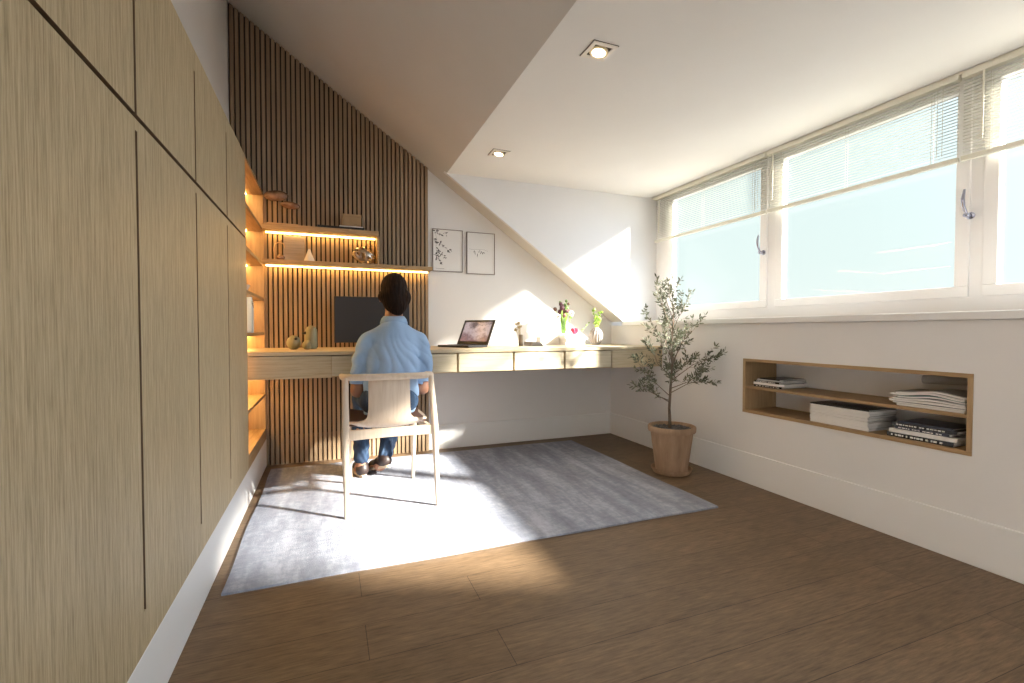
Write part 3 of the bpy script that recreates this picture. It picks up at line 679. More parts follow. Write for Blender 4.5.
cn = MB().lathe([(.036, 0), (.036, .004), (.020, .045), (.006, .085), (.0005, .090)], (-.118, 3.50, ZL), 24).build('ceramic_cone', M['ceramic'], smooth=True)
tag(cn, 'small white ceramic cone beside the grey board on the lower shelf', 'ornament')
t = thing('arched_ornament', 'small thin arch over a dark pebble, left of the grey board', 'ornament', (-.300, 3.49, ZL))
MB().tube([(-.33+.0, 3.49, ZL), (-.333, 3.49, ZL+.08), (-.325, 3.49, ZL+.108), (-.300, 3.49, ZL+.122), (-.275, 3.49, ZL+.112), (-.266, 3.49, ZL+.085)], .0035, 10).build('arch', M['rod'], t, smooth=True)
MB().ell((-.293, 3.49, ZL+.020), (.026, .02, .020), 20).build('pebble', M['stone'], t, smooth='full')
m_ = MB(); cb = V(.237, 3.505, ZL+.063)
for k, (ax, tl) in enumerate([((1, .2, .1), .055), ((.2, .3, 1), .056), ((.7, .3, .7), .057), ((-.7, .4, .6), .055), ((.1, 1, .25), .056), ((-.4, .8, -.5), .055)]):
    nn = Vector(ax).normalized(); a = nn.orthogonal().normalized(); b = nn.cross(a); n = 40
    vs = []; 
    if k in (3, 4): continue
    for j in range(n):
        th = 2*math.pi*j/n; d = a*math.cos(th)+b*math.sin(th)
        for dr, dn in ((0, -.0055), (0, .0055), (.0025, .0055), (.0025, -.0055)): w_ = d*(tl+dr)+nn*dn*1.0; vs.append(cb+V(w_.x*1.36, w_.y, w_.z*1.08))
    m_.add(vs, [(j*4+i, j*4+(i+1) % 4, ((j+1) % n)*4+(i+1) % 4, ((j+1) % n)*4+i) for j in range(n) for i in range(4)])
tag(m_.build('metal_orb', M['bronze']), 'openwork orb of crossing metal bands on the lower shelf', 'ornament')

# open shelf unit contents
yy = 3.40
for i, (th, hh, cv, lab) in enumerate([(.030, .205, 'paper_daylit', 'leftmost tall white binder standing on the lit niche shelf'), (.026, .192, 'paper_daylit', 'middle white binder on the lit niche shelf'), (.022, .180, 'paper', 'rightmost shorter white binder on the lit niche shelf')]):
    t = thing('binder', lab, 'binder', (-.46, 3.06+i*.030, .915), group='white binders in the lit niche')
    MB().box(-.530, -.410, 3.06+i*.030, 3.06+i*.030+th, .915, .915+hh).build('cover', M[cv], t, bevel=.001)
    MB().box(-.4105, -.4085, 3.06+i*.030+th*.3, 3.06+i*.030+th*.7, .915+hh*.80, .915+hh*.9).build('spine_label', M['darkgrey'], t)
bw = MB().lathe([(.018, 0), (.022, .004), (.036, .028), (.040, .042), (.037, .042), (.020, .010), (.0005, .008)], (-.455, 3.05, 1.1455), 24).build('small_bowl', M['ceramic'], smooth=True)
tag(bw, 'small white bowl on the niche shelf above the binders', 'bowl')

# ------------------------------------------------------------ desk ornaments on the right
def stemtube(m_, p, q_, r=.0016): m_.tube([p, (Vector(p)+Vector(q_))/2+V(random.uniform(-.004, .004), 0, 0), q_], r, 6)
t = thing('dried_flower_vase', 'slim taupe bud vase with dried flowers, right of the laptop', 'vase', (1.392, 3.38, DZ))
MB().lathe([(.016, 0), (.018, .003), (.018, .082), (.015, .088), (.011, .088), (.011, .02), (.0005, .02)], (1.392, 3.38, DZ), 24).build('vase', M['tube'], t, smooth=True)
m_ = MB(); m2 = MB(); R = random.Random(5)
for k in range(7):
    tip = (1.392+R.uniform(-.038, .006), 3.38+R.uniform(-.02, .02), DZ+R.uniform(.12, .19)); stemtube(m_, (1.392, 3.38, DZ+.04), tip, .0012)
    for j in range(5):
        d = V(R.uniform(-1, 1), R.uniform(-1, 1), R.uniform(-.3, 1))*.008; m2.ell(Vector(tip)+d, (.006, .004, .009), 8)
m_.build('stems', M['driedflower'], t); m2.build('dried_flowers', M['driedflower'], t, smooth='full')
z = DZ
for i in range(3):
    book(1.436+.004*i, 1.545-.010*i, 3.27+.01*i, 3.43, z, .010, M['tube'], M['paper_grey'], ('lowest', 'middle', 'topmost')[i]+' small taupe booklet in the low pile right of the bud vase', .1*i-.1, 'book', 'taupe booklets'); z += .0105
t = thing('white_card_box', 'low white open box behind the booklets, with a grey dot', 'box', (1.64, 3.40, DZ))
MB().prism([(1.575, DZ), (1.745, DZ), (1.745, DZ+.105), (1.705, DZ+.098), (1.575, DZ+.068)], 'y', 3.41, 3.50).build('box_body', M['paper'], t, bevel=.002)
MB().lathe([(.007, 0), (.007, .002)], n=14, T=Matrix.Translation((1.645, 3.4095, DZ+.062)) @ Matrix.Rotation(math.pi/2, 4, 'X')).build('label_dot', M['ink_soft'], t)
z = DZ
for i, (w_, th) in enumerate([(0, .032), (.006, .026), (-.012, .026)]):
    book(1.745+w_, 1.915+w_*.3, 3.30, 3.46, z, th, M['paper'], M['paper'], ('lowest', 'middle', 'topmost')[i]+' thick white book stacked under the bouquet glass', .02*i, 'book', 'white books under the bouquet'); z += th+.0006
ZB = z
t = thing('bouquet_vase', 'tall clear glass of burgundy and white flowers on the white books', 'vase', (1.790, 3.40, ZB))
MB().lathe([(.020, 0), (.022, .002), (.022, .118), (.0205, .118), (.0205, .006), (.0005, .006)], (1.775, 3.40, ZB), 24).build('glass', M['vaseglass'], t, smooth=True)
m_ = MB(); fl = {'petal_dark': MB(), 'petal_white': MB(), 'petal_brown': MB(), 'leaf_dark': MB()}; R = random.Random(11)
heads = [(-.030, .185, 'petal_dark', .017), (.026, .160, 'petal_dark', .016), (-.010, .228, 'petal_dark', .018), (.018, .190, 'petal_dark', .017), (-.060, .205, 'petal_brown', .016), (-.028, .245, 'petal_dark', .017), (-.020, .215, 'petal_dark', .020), (-.012, .190, 'petal_dark', .020), (.006, .205, 'petal_brown', .018), (.010, .175, 'petal_brown', .021), (.000, .155, 'petal_brown', .018),
         (-.036, .148, 'petal_white', .022), (.052, .172, 'petal_white', .023), (.012, .272, 'leaf_dark', .012), (.036, .250, 'petal_brown', .012), (.028, .215, 'leaf_dark', .016), (-.026, .262, 'leaf_dark', .010), (.056, .142, 'leaf_dark', .014), (.020, .240, 'leaf_dark', .014), (-.006, .230, 'petal_brown', .014), (.034, .195, 'petal_brown', .012)]
for dx_, dz_, kind, r_ in heads:
    yy = 3.40+R.uniform(-.025, .02); tip = (1.775+dx_*1.2, yy, ZB+dz_); stemtube(m_, (1.775+dx_*.15, 3.40+R.uniform(-.01, .01), ZB+.008), tip, .0028)
    f_ = fl[kind]
    for k in range(7):
        a = 2*math.pi*k/7; T = Matrix.Translation(tip) @ Matrix.Rotation(a, 4, 'Y') @ Matrix.Translation((r_*.6, 0, 0)) @ Matrix.Rotation(.5, 4, 'Z')
        f_.ell((0, 0, 0), (r_*.62, r_*.22, r_*.42), 10, T)
    if kind == 'petal_white': fl['petal_dark'].ell(Vector(tip)-V(0, r_*.4, 0), r_*.3, 10)
    else: f_.ell(tip, r_*.5, 10)
for _ in range(12):
    dx_ = R.uniform(-.016, .016); stemtube(m_, (1.775+dx_*.9, 3.40+R.uniform(-.014, .014), ZB+.008), (1.775+dx_*1.3, 3.40+R.uniform(-.02, .02), ZB+R.uniform(.13, .19)), .0030)
m_.build('stems', M['stem'], t); [b.build('flowers' if k[0] == 'p' else 'leaves', M[k], t, smooth='full') for k, b in fl.items()]
t = thing('crimson_flower', 'single crimson flower head lying on the white books', 'flower', (1.865, 3.37, ZB))
m_ = MB()
for k in range(11):
    a = 2*math.pi*k/11; r_ = .018 if k % 2 else .011
    m_.ell((0, 0, 0), (.017, .007, .020), 10, Matrix.Translation((1.862+r_*math.cos(a), 3.37+r_*math.sin(a), ZB+.030+.004*(k % 3))) @ Matrix.Rotation(a, 4, 'Z') @ Matrix.Rotation(.4, 4, 'Y'))
m_.ell((1.862, 3.37, ZB+.022), (.024, .024, .021), 14); m_.build('petals', M['petal_pink'], t, smooth='full')
m_ = MB(); p0 = (1.875, 3.38, ZB+.012); m_.tube([p0, (1.94, 3.40, ZB+.022), (2.00, 3.42, ZB+.070), (2.03, 3.43, ZB+.095)], .0012, 6)
for q_ in ((1.945, 3.40, ZB+.030), (1.96, 3.405, ZB+.045), (2.0, 3.42, ZB+.078), (2.03, 3.43, ZB+.10)): m_.ell(q_, (.009, .003, .006), 8)
m_.build('stem', M['stem'], t)
t = thing('ribbed_vase', 'rounded grey ribbed vase with lime green leaves at the right of the desk', 'vase', (2.08, 3.40, DZ))
pr = [(.024, 0), (.030, .004), (.047, .030), (.056, .062), (.054, .090), (.042, .118), (.026, .138), (.021, .146), (.016, .146), (.016, .10), (.0005, .09)]
def rib(t_, z_): return 1 + (.07*math.cos(16*t_) if .003 < z_ < .135 else 0)
MB().lathe(pr, (2.08, 3.40, DZ), 128, mod=rib).build('vase', M['vase_rib'], t, smooth='full')
m_ = MB(); m2 = MB(); R = random.Random(2)
for k in range(6):
    tip = V(2.08+R.uniform(-.045, .05), 3.40+R.uniform(-.03, .03), DZ+R.uniform(.20, .30)); stemtube(m2, (2.08, 3.40, DZ+.11), tip, .0016)
    for j in range(9):
        u = R.uniform(.35, 1.05); c_ = V(2.08, 3.40, DZ+.11).lerp(tip, u)+V(R.uniform(-1, 1), R.uniform(-1, 1), R.uniform(-1, 1))*.012
        T = Matrix.Translation(c_) @ Euler((R.uniform(0, 3), R.uniform(0, 3), R.uniform(0, 3))).to_matrix().to_4x4()
        m_.ell((0, 0, 0), (.012, .009, .0022), 8, T)
m2.build('stems', M['stem'], t); m_.build('leaves', M['leaf_lime'], t, smooth='full')

# ------------------------------------------------------------ chair
ch = thing('dining_chair', 'pale ash wooden armchair with curved top rail, under the seated person', 'chair', (.295, 2.68, .0125))
ZF = .0134
def leg(p0, p1, p2=None, r=(.011, .017, .016)):
    pts = [p0, (Vector(p0)+Vector(p1))/2, p1] if p2 is None else [p0, p1, p2]
    MB().tube(pts, list(r), 16).build('leg', M['chair'], ch, smooth=True)
leg((.074, 2.405, ZF), (.073, 2.435, .43), (.076, 2.475, .690), (.011, .0185, .014))
leg((.526, 2.418, ZF), (.517, 2.440, .43), (.504, 2.478, .690), (.011, .0185, .014))
leg((.115, 2.955, ZF), (.098, 2.900, .425), r=(.010, .014, .016))
leg((.481, 2.925, ZF), (.486, 2.890, .425), r=(.010, .014, .016))
# top rail: broad at the back, tapering along short arms that run forward
pts = []; cxr = .290
for k in range(33):
    u = k/32*2-1; s_ = 1 if u > 0 else -1; au = abs(u)
    if au < .42: x_, y_ = cxr+u/.42*.135, 2.452+(au/.42)**2*.008
    elif au < .66:
        a = (au-.42)/.24*math.pi/2; x_, y_ = cxr+s_*(.135+.088*math.sin(a)), 2.460+.088*(1-math.cos(a))
    else: x_, y_ = cxr+s_*(.223+.004*(au-.66)/.34), 2.548+(au-.66)/.34*.16
    pts.append((x_, y_, .693 + (0 if au < .5 else -.010*(au-.5)/.5)))
rad = [.0200*(1 if abs(k/32*2-1) < .6 else 1-.35*(abs(k/32*2-1)-.6)/.4) for k in range(33)]
MB().tube(pts, rad, 16, flat=.85, side=V(0, 0, 1)).build('top_rail', M['chair'], ch, smooth='full')
# one bent plywood shell: back panel flowing into the seat
prof = [(2.470, .692, .104), (2.466, .60, .104), (2.466, .525, .105), (2.470, .487, .111), (2.478, .462, .126), (2.490, .446, .155), (2.508, .435, .184), (2.545, .428, .203), (2.63, .425, .212), (2.75, .424, .213), (2.87, .428, .207), (2.925, .424, .198)]
def shell(mb, cx_, dz=0, n=16, rows=prof, curl=.030, th=.010, shrink=1.0):
    vs = []
    for k, (y_, z_, w_) in enumerate(rows):
        v = k/(len(rows)-1)
        for i in range(n+1):
            u = i/n*2-1; c = curl*min(1, max(0, (k-3)/3))*(abs(u)**3)
            vs.append((cx_+u*w_*shrink, y_+(.018*u*u if k < 5 else .006*u*u)*1.0, z_+c+dz))
    m = len(vs); R_ = len(rows)
    bot = []
    for k, (y_, z_, w_) in enumerate(rows):
        a = rows[min(k+1, R_-1)]; b = rows[max(k-1, 0)]; d = V(0, a[0]-b[0], a[1]-b[1]).normalized(); nr = V(0, d.z, -d.y)
        for i in range(n+1): bot.append(Vector(vs[k*(n+1)+i])-nr*(-th))
    fs = []
    for k in range(R_-1):
        for i in range(n):
            a = k*(n+1)+i; q_ = (a, a+1, a+n+2, a+n+1); fs.append(q_); fs.append(tuple(m+j for j in reversed(q_)))
    rim = [i for i in range(n+1)] + [k*(n+1)+n for k in range(1, R_)] + [(R_-1)*(n+1)+i for i in range(n-1, -1, -1)] + [k*(n+1) for k in range(R_-2, 0, -1)]
    fs += [(rim[k], rim[(k+1) % len(rim)], m+rim[(k+1) % len(rim)], m+rim[k]) for k in range(len(rim))]
    return mb.add(vs+bot, fs)
shell(MB(), .290).build('seat_shell', M['chair'], ch, smooth=True)
shell(MB(), .290, dz=.003, rows=[(y_+(.004 if k == 0 else 0), z_, w_) for k, (y_, z_, w_) in enumerate(prof[6:])], curl=.034, th=-.022, shrink=1.0).build('seat_cushion', M['cushion'], ch, smooth=True)
def rail(p, q_, sag, h, th=.011):
    P_, Q_ = Vector(p), Vector(q_); n = 12; d = (Q_-P_).normalized(); s_ = V(-d.y, d.x, 0)*th; vs = []
    for k in range(n+1):
        c_ = P_.lerp(Q_, k/n); g = sag*math.sin(math.pi*k/n)
        for a, b in ((-1, h/2+g*0), (1, h/2+g*0), (1, -h/2-g), (-1, -h/2-g)): vs.append(c_+s_*a+V(0, 0, b))
    return MB().add(vs, [(k*4+i, k*4+(i+1) % 4, (k+1)*4+(i+1) % 4, (k+1)*4+i) for k in range(n) for i in range(4)]+[(3, 2, 1, 0), (n*4, n*4+1, n*4+2, n*4+3)])
rail((.075, 2.437, .410), (.508, 2.447, .410), -.004, .050).build('back_rail', M['chair'], ch, bevel=.003)
rail((.105, 2.895, .400), (.480, 2.886, .400), -.002, .034).build('front_rail', M['chair'], ch, bevel=.003)
rail((.070, 2.440, .400), (.098, 2.890, .400), 0, .034).build('side_rail', M['chair'], ch, bevel=.003)
rail((.512, 2.450, .400), (.486, 2.882, .400), 0, .034).build('side_rail', M['chair'], ch, bevel=.003)

# ------------------------------------------------------------ implicit surfaces for the person
class Field:
    def __init__(s, lo, hi, h):
        s.lo = np.array(lo, float); s.h = h; s.n = np.ceil((np.array(hi)-s.lo)/h).astype(int)+1
        s.F = np.full(tuple(s.n), 1.0, np.float32)
    def win(s, lo, hi):
        a = np.clip(np.floor((np.array(lo)-s.lo)/s.h).astype(int), 0, s.n); b = np.clip(np.ceil((np.array(hi)-s.lo)/s.h).astype(int)+1, 0, s.n)
        sl = tuple(slice(i, j) for i, j in zip(a, b))
        ax = [s.lo[i]+s.h*np.arange(a[i], b[i]) for i in range(3)]
        return sl, np.meshgrid(*ax, indexing='ij', sparse=True)
    def union(s, sl, d, k):
        f = s.F[sl]; hh = np.clip(.5+.5*(f-d)/k, 0, 1); s.F[sl] = f*(1-hh)+d*hh-k*hh*(1-hh)
    def cone(s, p, q, r0, r1, k=.015, sc=(1, 1, 1)):
        p, q = np.array(p, float), np.array(q, float); R_ = max(r0, r1)*max(1, max(sc))+k*2+.02
        sl, (X, Y, Z) = s.win(np.minimum(p, q)-R_, np.maximum(p, q)+R_)
        sc = np.array(sc, float); d = (q-p)/sc; L = d@d+1e-12
        x, y, z = (X-p[0])/sc[0], (Y-p[1])/sc[1], (Z-p[2])/sc[2]
        t = np.clip((x*d[0]+y*d[1]+z*d[2])/L, 0, 1)
        D = np.sqrt((x-t*d[0])**2+(y-t*d[1])**2+(z-t*d[2])**2)-(r0+(r1-r0)*t)
        s.union(sl, D*min(1, sc.min()), k)
    def chain(s, pts, rs, k=.012, sc=(1, 1, 1)):
        for i in range(len(pts)-1): s.cone(pts[i], pts[i+1], rs[i], rs[i+1], k, sc)
    def ell(s, c, r, k=.012, sub=False):
        c, r = np.array(c, float), np.array(r, float); sl, (X, Y, Z) = s.win(c-r*1.6-k*2, c+r*1.6+k*2)
        x, y, z = X-c[0], Y-c[1], Z-c[2]
        k0 = np.sqrt((x/r[0])**2+(y/r[1])**2+(z/r[2])**2); k1 = np.sqrt((x/r[0]**2)**2+(y/r[1]**2)**2+(z/r[2]**2)**2)+1e-9
        D = k0*(k0-1)/k1
        if sub:
            f = s.F[sl]; d = -D; hh = np.clip(.5-.5*(f-d)/k, 0, 1); s.F[sl] = f*(1-hh)+d*hh+k*hh*(1-hh)
        else: s.union(sl, D, k)
    def grid(s): return np.meshgrid(*[s.lo[i]+s.h*np.arange(s.n[i]) for i in range(3)], indexing='ij', sparse=True)
    def mesh(s, name, m, parent, smooth_it=1):
        F = s.F; F[0], F[-1] = 1, 1; F[:, 0], F[:, -1] = 1, 1; F[:, :, 0], F[:, :, -1] = 1, 1
        ins = F < 0; nx_, ny_, nz_ = F.shape
        acc = np.zeros((nx_-1, ny_-1, nz_-1, 3), np.float32); cnt = np.zeros((nx_-1, ny_-1, nz_-1), np.float32)
        for ax in range(3):
            for o1 in (0, 1):
                for o2 in (0, 1):
                    off = [0, 0, 0]; oth = [a for a in range(3) if a != ax]; off[oth[0]], off[oth[1]] = o1, o2
                    A = F[off[0]:off[0]+nx_-1, off[1]:off[1]+ny_-1, off[2]:off[2]+nz_-1]
                    o = list(off); o[ax] = 1; B = F[o[0]:o[0]+nx_-1, o[1]:o[1]+ny_-1, o[2]:o[2]+nz_-1]
                    c = (A < 0) != (B < 0); t = np.where(c, A/np.where(c, A-B, 1), 0)
                    for a in range(3): acc[..., a] += np.where(c, t if a == ax else off[a], 0)
                    cnt += c
        act = cnt > 0; idx = -np.ones(act.shape, np.int64); I = np.argwhere(act); idx[act] = np.arange(len(I))
        P = (I + acc[act]/cnt[act][:, None])*s.h + s.lo
        faces = []
        for ax in range(3):
            sl0 = [slice(1, -1)]*3; sl0[ax] = slice(0, -1); sl1 = [slice(1, -1)]*3; sl1[ax] = slice(1, None)
            a, b = ins[tuple(sl0)], ins[tuple(sl1)]; C = np.argwhere(a != b); base = C.copy()
            oth = [q for q in range(3) if q != ax]; base[:, oth[0]] += 1; base[:, oth[1]] += 1
            fl_ = a[tuple(C.T)]; u, w = oth
            def g(du, dw):
                q = base.copy(); q[:, u] -= du; q[:, w] -= dw; return idx[tuple(q.T)]
            Q = np.stack([g(1, 1), g(0, 1), g(0, 0), g(1, 0)], 1)
            flip = fl_ if ax != 1 else ~fl_
            Q[~flip] = Q[~flip][:, ::-1]; faces.append(Q)
        Fc = np.concatenate(faces)
        off = np.zeros(3); q = parent
        while q is not None: off += np.array(q.location); q = q.parent
        me = bpy.data.meshes.new(name); me.from_pydata((P-off).tolist(), [], Fc.tolist()); me.update(); me.validate()
        o = bpy.data.objects.new(name, me); COL.objects.link(o); o.parent = parent; me.materials.append(m)
        me.polygons.foreach_set('use_smooth', [True]*len(me.polygons))
        if smooth_it:
            md = o.modifiers.new('smooth', 'SMOOTH'); md.iterations = smooth_it; md.factor = .5
        return o

pn = thing('person', 'dark-haired person in a light blue shirt and jeans, sitting on the chair seen from behind', 'person', (.31, 2.72, .44))
# body: one continuous surface
B = Field((.02, 2.45, .0), (.66, 3.36, 1.28), .004)
hd = (.352, 2.775, 1.140)
B.ell((.352, 2.768, 1.165), (.072, .092, .085), .02); B.ell((.352, 2.795, 1.105), (.056, .066, .072), .02); B.cone((.352, 2.81, 1.06), (.352, 2.835, 1.055), .030, .022, .015)
B.cone((.352, 2.868, 1.135), (.352, 2.878, 1.112), .007, .013, .010)          # nose
for s_ in (-1, 1):
    B.ell((.352+s_*.028, 2.858, 1.142), (.013, .008, .008), .004); B.ell((.352+s_*.074, 2.778, 1.118), (.009, .016, .028), .005)
    B.ell((.352+s_*.030, 2.862, 1.160), (.018, .006, .005), .006)
B.ell((.352, 2.866, 1.082), (.021, .008, .005), .003); B.ell((.352, 2.863, 1.072), (.018, .008, .006), .003)
B.chain([(.352, 2.770, 1.09), (.348, 2.745, 1.00), (.342, 2.730, .93)], [.050, .046, .045], .02)
B.chain([(.340, 2.720, .820), (.328, 2.690, .72), (.315, 2.665, .58), (.312, 2.665, .54)], [.105, .110, .100, .105], .03, (1, .68, 1))
B.cone((.20, 2.73, .855), (.49, 2.73, .855), .042, .042, .03)
def limb(pts, rs, k=.015): B.chain(pts, rs, k)
limb([(.190, 2.73, .85), (.160, 2.715, .73), (.150, 2.712, .600)], [.044, .037, .036]); limb([(.500, 2.73, .85), (.508, 2.715, .73), (.500, 2.715, .600)], [.044, .037, .036])
limb([(.148, 2.712, .600), (.170, 2.80, .600), (.215, 2.92, .630)], [.039, .037, .025]); limb([(.503, 2.715, .600), (.480, 2.80, .602), (.420, 2.925, .632)], [.039, .037, .025])
def hand(w, d, side, inner):
    """w wrist, d pointing dir, palm down over the thigh; inner = +1 thumb towards +x"""
    w = np.array(w); d = np.array(d, float); d /= np.linalg.norm(d); s2 = np.array([d[1], -d[0], 0])*inner; s2 /= np.linalg.norm(s2)
    dn = np.array([0, 0, -1.0])
    for a in (-.024, -.008, .008, .024): B.cone(w, w+d*.075+s2*a*1.15, .018, .013, .008)
    for a, L in ((-.029, .055), (-.0105, .068), (.0095, .073), (.029, .066)):
        b = w+d*.080+s2*a*1.08; m1 = b+d*L*.45+s2*a*.10+dn*.004; m2 = m1+d*L*.30+dn*L*.22; e_ = m2+d*L*.14+dn*L*.28
        B.chain([b, m1, m2, e_], [.0088, .0080, .0075, .0066], .003)
    B.chain([w+d*.022+s2*.024, w+d*.048+s2*.045+dn*.003, w+d*.074+s2*.052+dn*.008, w+d*.094+s2*.051+dn*.012], [.014, .0105, .0095, .0078], .004)
hand((.215, 2.925, .632), (.16, 1, -.05), 1, 1); hand((.420, 2.930, .634), (-.14, 1, -.05), 1, -1)
legL = [(.245, 2.63, .535), (.205, 3.05, .545), (.196, 3.10, .50), (.188, 3.085, .30), (.185, 3.07, .10)]
legR = [(.375, 2.63, .535), (.415, 3.05, .545), (.415, 3.10, .50), (.372, 3.085, .28), (.322, 3.045, .125)]
for g in (legL, legR): limb(g, [.068, .056, .054, .046, .031], .02)
limb([(.185, 3.07, .07), (.180, 3.12, .050), (.170, 3.22, .038)], [.034, .034, .026]); limb([(.322, 3.045, .10), (.300, 3.085, .068), (.262, 3.150, .044)], [.034, .034, .024])
_X, _Y, _Z = B.grid(); B.F = np.maximum(B.F, np.where(_Y < 2.915, .470-_Z, -1)).astype(np.float32)
B.mesh('body', M['skin'], pn, 1)
# shirt
Fs = Field((.0, 2.42, .42), (.68, 2.92, 1.03), .006)
Fs.chain([(.344, 2.715, .850), (.334, 2.690, .74), (.320, 2.660, .62), (.312, 2.655, .53)], [.122, .138, .136, .142], .03, (1, .74, 1))
Fs.cone((.212, 2.732, .858), (.480, 2.732, .858), .056, .056, .03)
Fs.cone((.346, 2.735, .91), (.349, 2.744, .978), .070, .056, .03)
for sx_ in (.212, .480): Fs.cone((.347, 2.735, .935), (sx_, 2.732, .865), .052, .050, .03)
Fs.chain([(.198, 2.73, .845), (.168, 2.712, .75), (.156, 2.708, .655)], [.053, .049, .048], .012)
Fs.chain([(.490, 2.73, .845), (.505, 2.710, .75), (.498, 2.708, .665)], [.053, .054, .050], .012)
X, Y, Z = Fs.grid()
xc = X-.335
wv = lambda t_: 1-2*np.abs(np.sin(t_*.5))**.7          # sharp creases between soft folds
fold = .0048*wv(92*(xc*.95+.45*(Z-.7)*np.tanh(xc*25))+5*np.sin(8*Z)+2*np.sin(23*Z))*np.clip((.95-Z)/.22, .0, 1)
fold = fold + .0028*wv(75*(Z+.9*xc)+3*np.sin(15*X))*np.clip((.90-Z)/.08, 0, 1)*np.clip((Z-.66)/.1, 0, 1)*np.clip((np.abs(xc)-.04)/.05, 0, 1)
fold = fold + .0022*np.sin(95*(Z+.5*np.abs(xc))+3*np.sin(14*X)) * np.clip((np.abs(xc)-.12)/.05, 0, 1)
fold = fold + .0050*np.sin(34*(Z*.75-np.abs(xc)*1.0)+1.3*np.sin(20*X))*np.clip((.66-Z)/.1, 0, 1)
Fs.F += fold.astype(np.float32)
Fs.F = np.maximum(Fs.F, (.474-Z).astype(np.float32)+0*Fs.F)
arm = (np.abs(xc) > .166) & (Z < .80)
Fs.F = np.where(arm, np.maximum(Fs.F, (.648-Z)), Fs.F).astype(np.float32)
shirt = Fs.mesh('shirt', M['shirt'], pn, 1)
cuf = Field((.05, 2.62, .60), (.62, 2.80, .72), .005)
for c_, d_ in (((.156, 2.708, .655), 0), ((.498, 2.708, .660), 0)):
    cuf.cone((c_[0], c_[1], c_[2]-.010), (c_[0], c_[1], c_[2]+.014), .052, .053, .004)
X, Y, Z = cuf.grid(); cuf.F = np.maximum(cuf.F, np.abs(Z-.658)-.020).astype(np.float32)
cuf.mesh('rolled_cuffs', M['shirt'], shirt, 1)
col_ = MB(); ring = []
prof_c = [(.066, .962), (.078, .968), (.070, .994), (.057, 1.010), (.054, 1.008), (.057, .985), (.055, .950)]
col_.lathe(prof_c, (.349, 2.752, 0), 40, mod=lambda t_, z_: 1+.05*math.cos(2*t_)*0+.02*math.sin(t_))
col_.build('collar', M['shirt'], shirt, smooth='full')
m_ = MB()
for a, b in (((.225, 2.603), (.475, 2.603)),): pass
# jeans
Fj = Field((.05, 2.42, .06), (.62, 3.22, .66), .006)
Fj.chain([(.248, 2.64, .550), (.22, 2.85, .550), (.205, 3.05, .550), (.197, 3.105, .50), (.188, 3.09, .30), (.185, 3.075, .13)], [.088, .080, .066, .060, .052, .046], .02)
Fj.chain([(.372, 2.64, .550), (.400, 2.85, .550), (.415, 3.05, .550), (.415, 3.105, .50), (.374, 3.09, .29), (.330, 3.052, .155)], [.088, .080, .066, .060, .052, .046], .02)
Fj.ell((.31, 2.64, .535), (.148, .085, .070), .03)
X, Y, Z = Fj.grid(); Fj.F += (.0025*np.sin(90*Z+8*np.sin(30*X))*np.clip((.45-Z)/.1, 0, 1)).astype(np.float32)
Fj.F = np.maximum(Fj.F, (np.where(X < .26, .080, .112)-Z)).astype(np.float32)
Fj.F = np.maximum(Fj.F, np.where(Y < 2.92, .474-Z, -1)).astype(np.float32)
Fj.mesh('jeans', M['jeans'], pn, 1)
# shoes
def shoe(heel, toe, name='shoe'):
    h_, t_ = np.array(heel, float), np.array(toe, float); d = (t_-h_); L = np.linalg.norm(d); d /= L; sd = np.cross(d, [0, 0, 1.]); sd /= np.linalg.norm(sd); un = np.cross(sd, d)
    f = Field(np.minimum(h_, t_)-.09, np.maximum(h_, t_)+.12, .004)
    P_ = lambda a, b, c: h_+d*a+sd*b+un*c
    f.chain([P_(.02, 0, .045), P_(.10, 0, .034), P_(.19, 0, .022), P_(.235, 0, .016)], [.038, .036, .034, .026], .015)
    f.cone(P_(.025, 0, .045), P_(.035, 0, .085), .036, .036, .015)
    X, Y, Z = f.grid(); hh = (X-h_[0])*un[0]+(Y-h_[1])*un[1]+(Z-h_[2])*un[2]
    f.F = np.maximum(f.F, .014-hh).astype(np.float32); f.F = np.maximum(f.F, hh-.085).astype(np.float32)
    sh_ = f.mesh(name, M['shoe'], pn, 1)
    s2 = MB(); n = 28; vs = []
    for lvl in (0, .016):
        for j in range(n):
            a = 2*math.pi*j/n; u = .118+.138*math.cos(a); w = .040*math.sin(a)*(1 if u > .1 else .88); vs.append(P_(u, w, lvl))
    s2.add([Vector(v) for v in vs], [tuple(range(n)), tuple(range(2*n-1, n-1, -1))]+[(j, (j+1) % n, n+(j+1) % n, n+j) for j in range(n)])
    s2.build('sole', M['sole'], sh_, bevel=.003)
shoe((.192, 3.045, .0135), (.172, 3.275, .0135))
shoe((.338, 3.000, .072), (.262, 3.190, .018))
# hair
Fh = Field((.22, 2.60, .98), (.49, 2.93, 1.30), .0035)
Fh.ell((.352, 2.762, 1.168), (.074, .098, .090), .012)
Fh.ell((.353, 2.745, 1.120), (.092, .086, .052), .012)
Fh.ell((.356, 2.712, 1.085), (.070, .060, .060), .015)
Fh.ell((.362, 2.706, 1.045), (.036, .030, .035), .015)
Fh.ell((.332, 2.700, 1.105), (.042, .036, .050), .008); Fh.ell((.400, 2.715, 1.112), (.040, .045, .048), .008); Fh.ell((.350, 2.695, 1.150), (.045, .040, .045), .01)
X, Y, Z = Fh.grid()
ang = np.arctan2(X-.356, -(Y-2.78)); st = .0014*np.sin(38*ang+30*Z+4*np.sin(18*Z+3*ang)) + .0009*np.sin(90*ang-40*Z+4*np.sin(25*Z))
Fh.F += (st + 0*Z).astype(np.float32)
Fh.ell((.352, 2.905, 1.075), (.085, .078, .105), .012, sub=True)
Fh.mesh('hair', M['hair'], pn, 1)

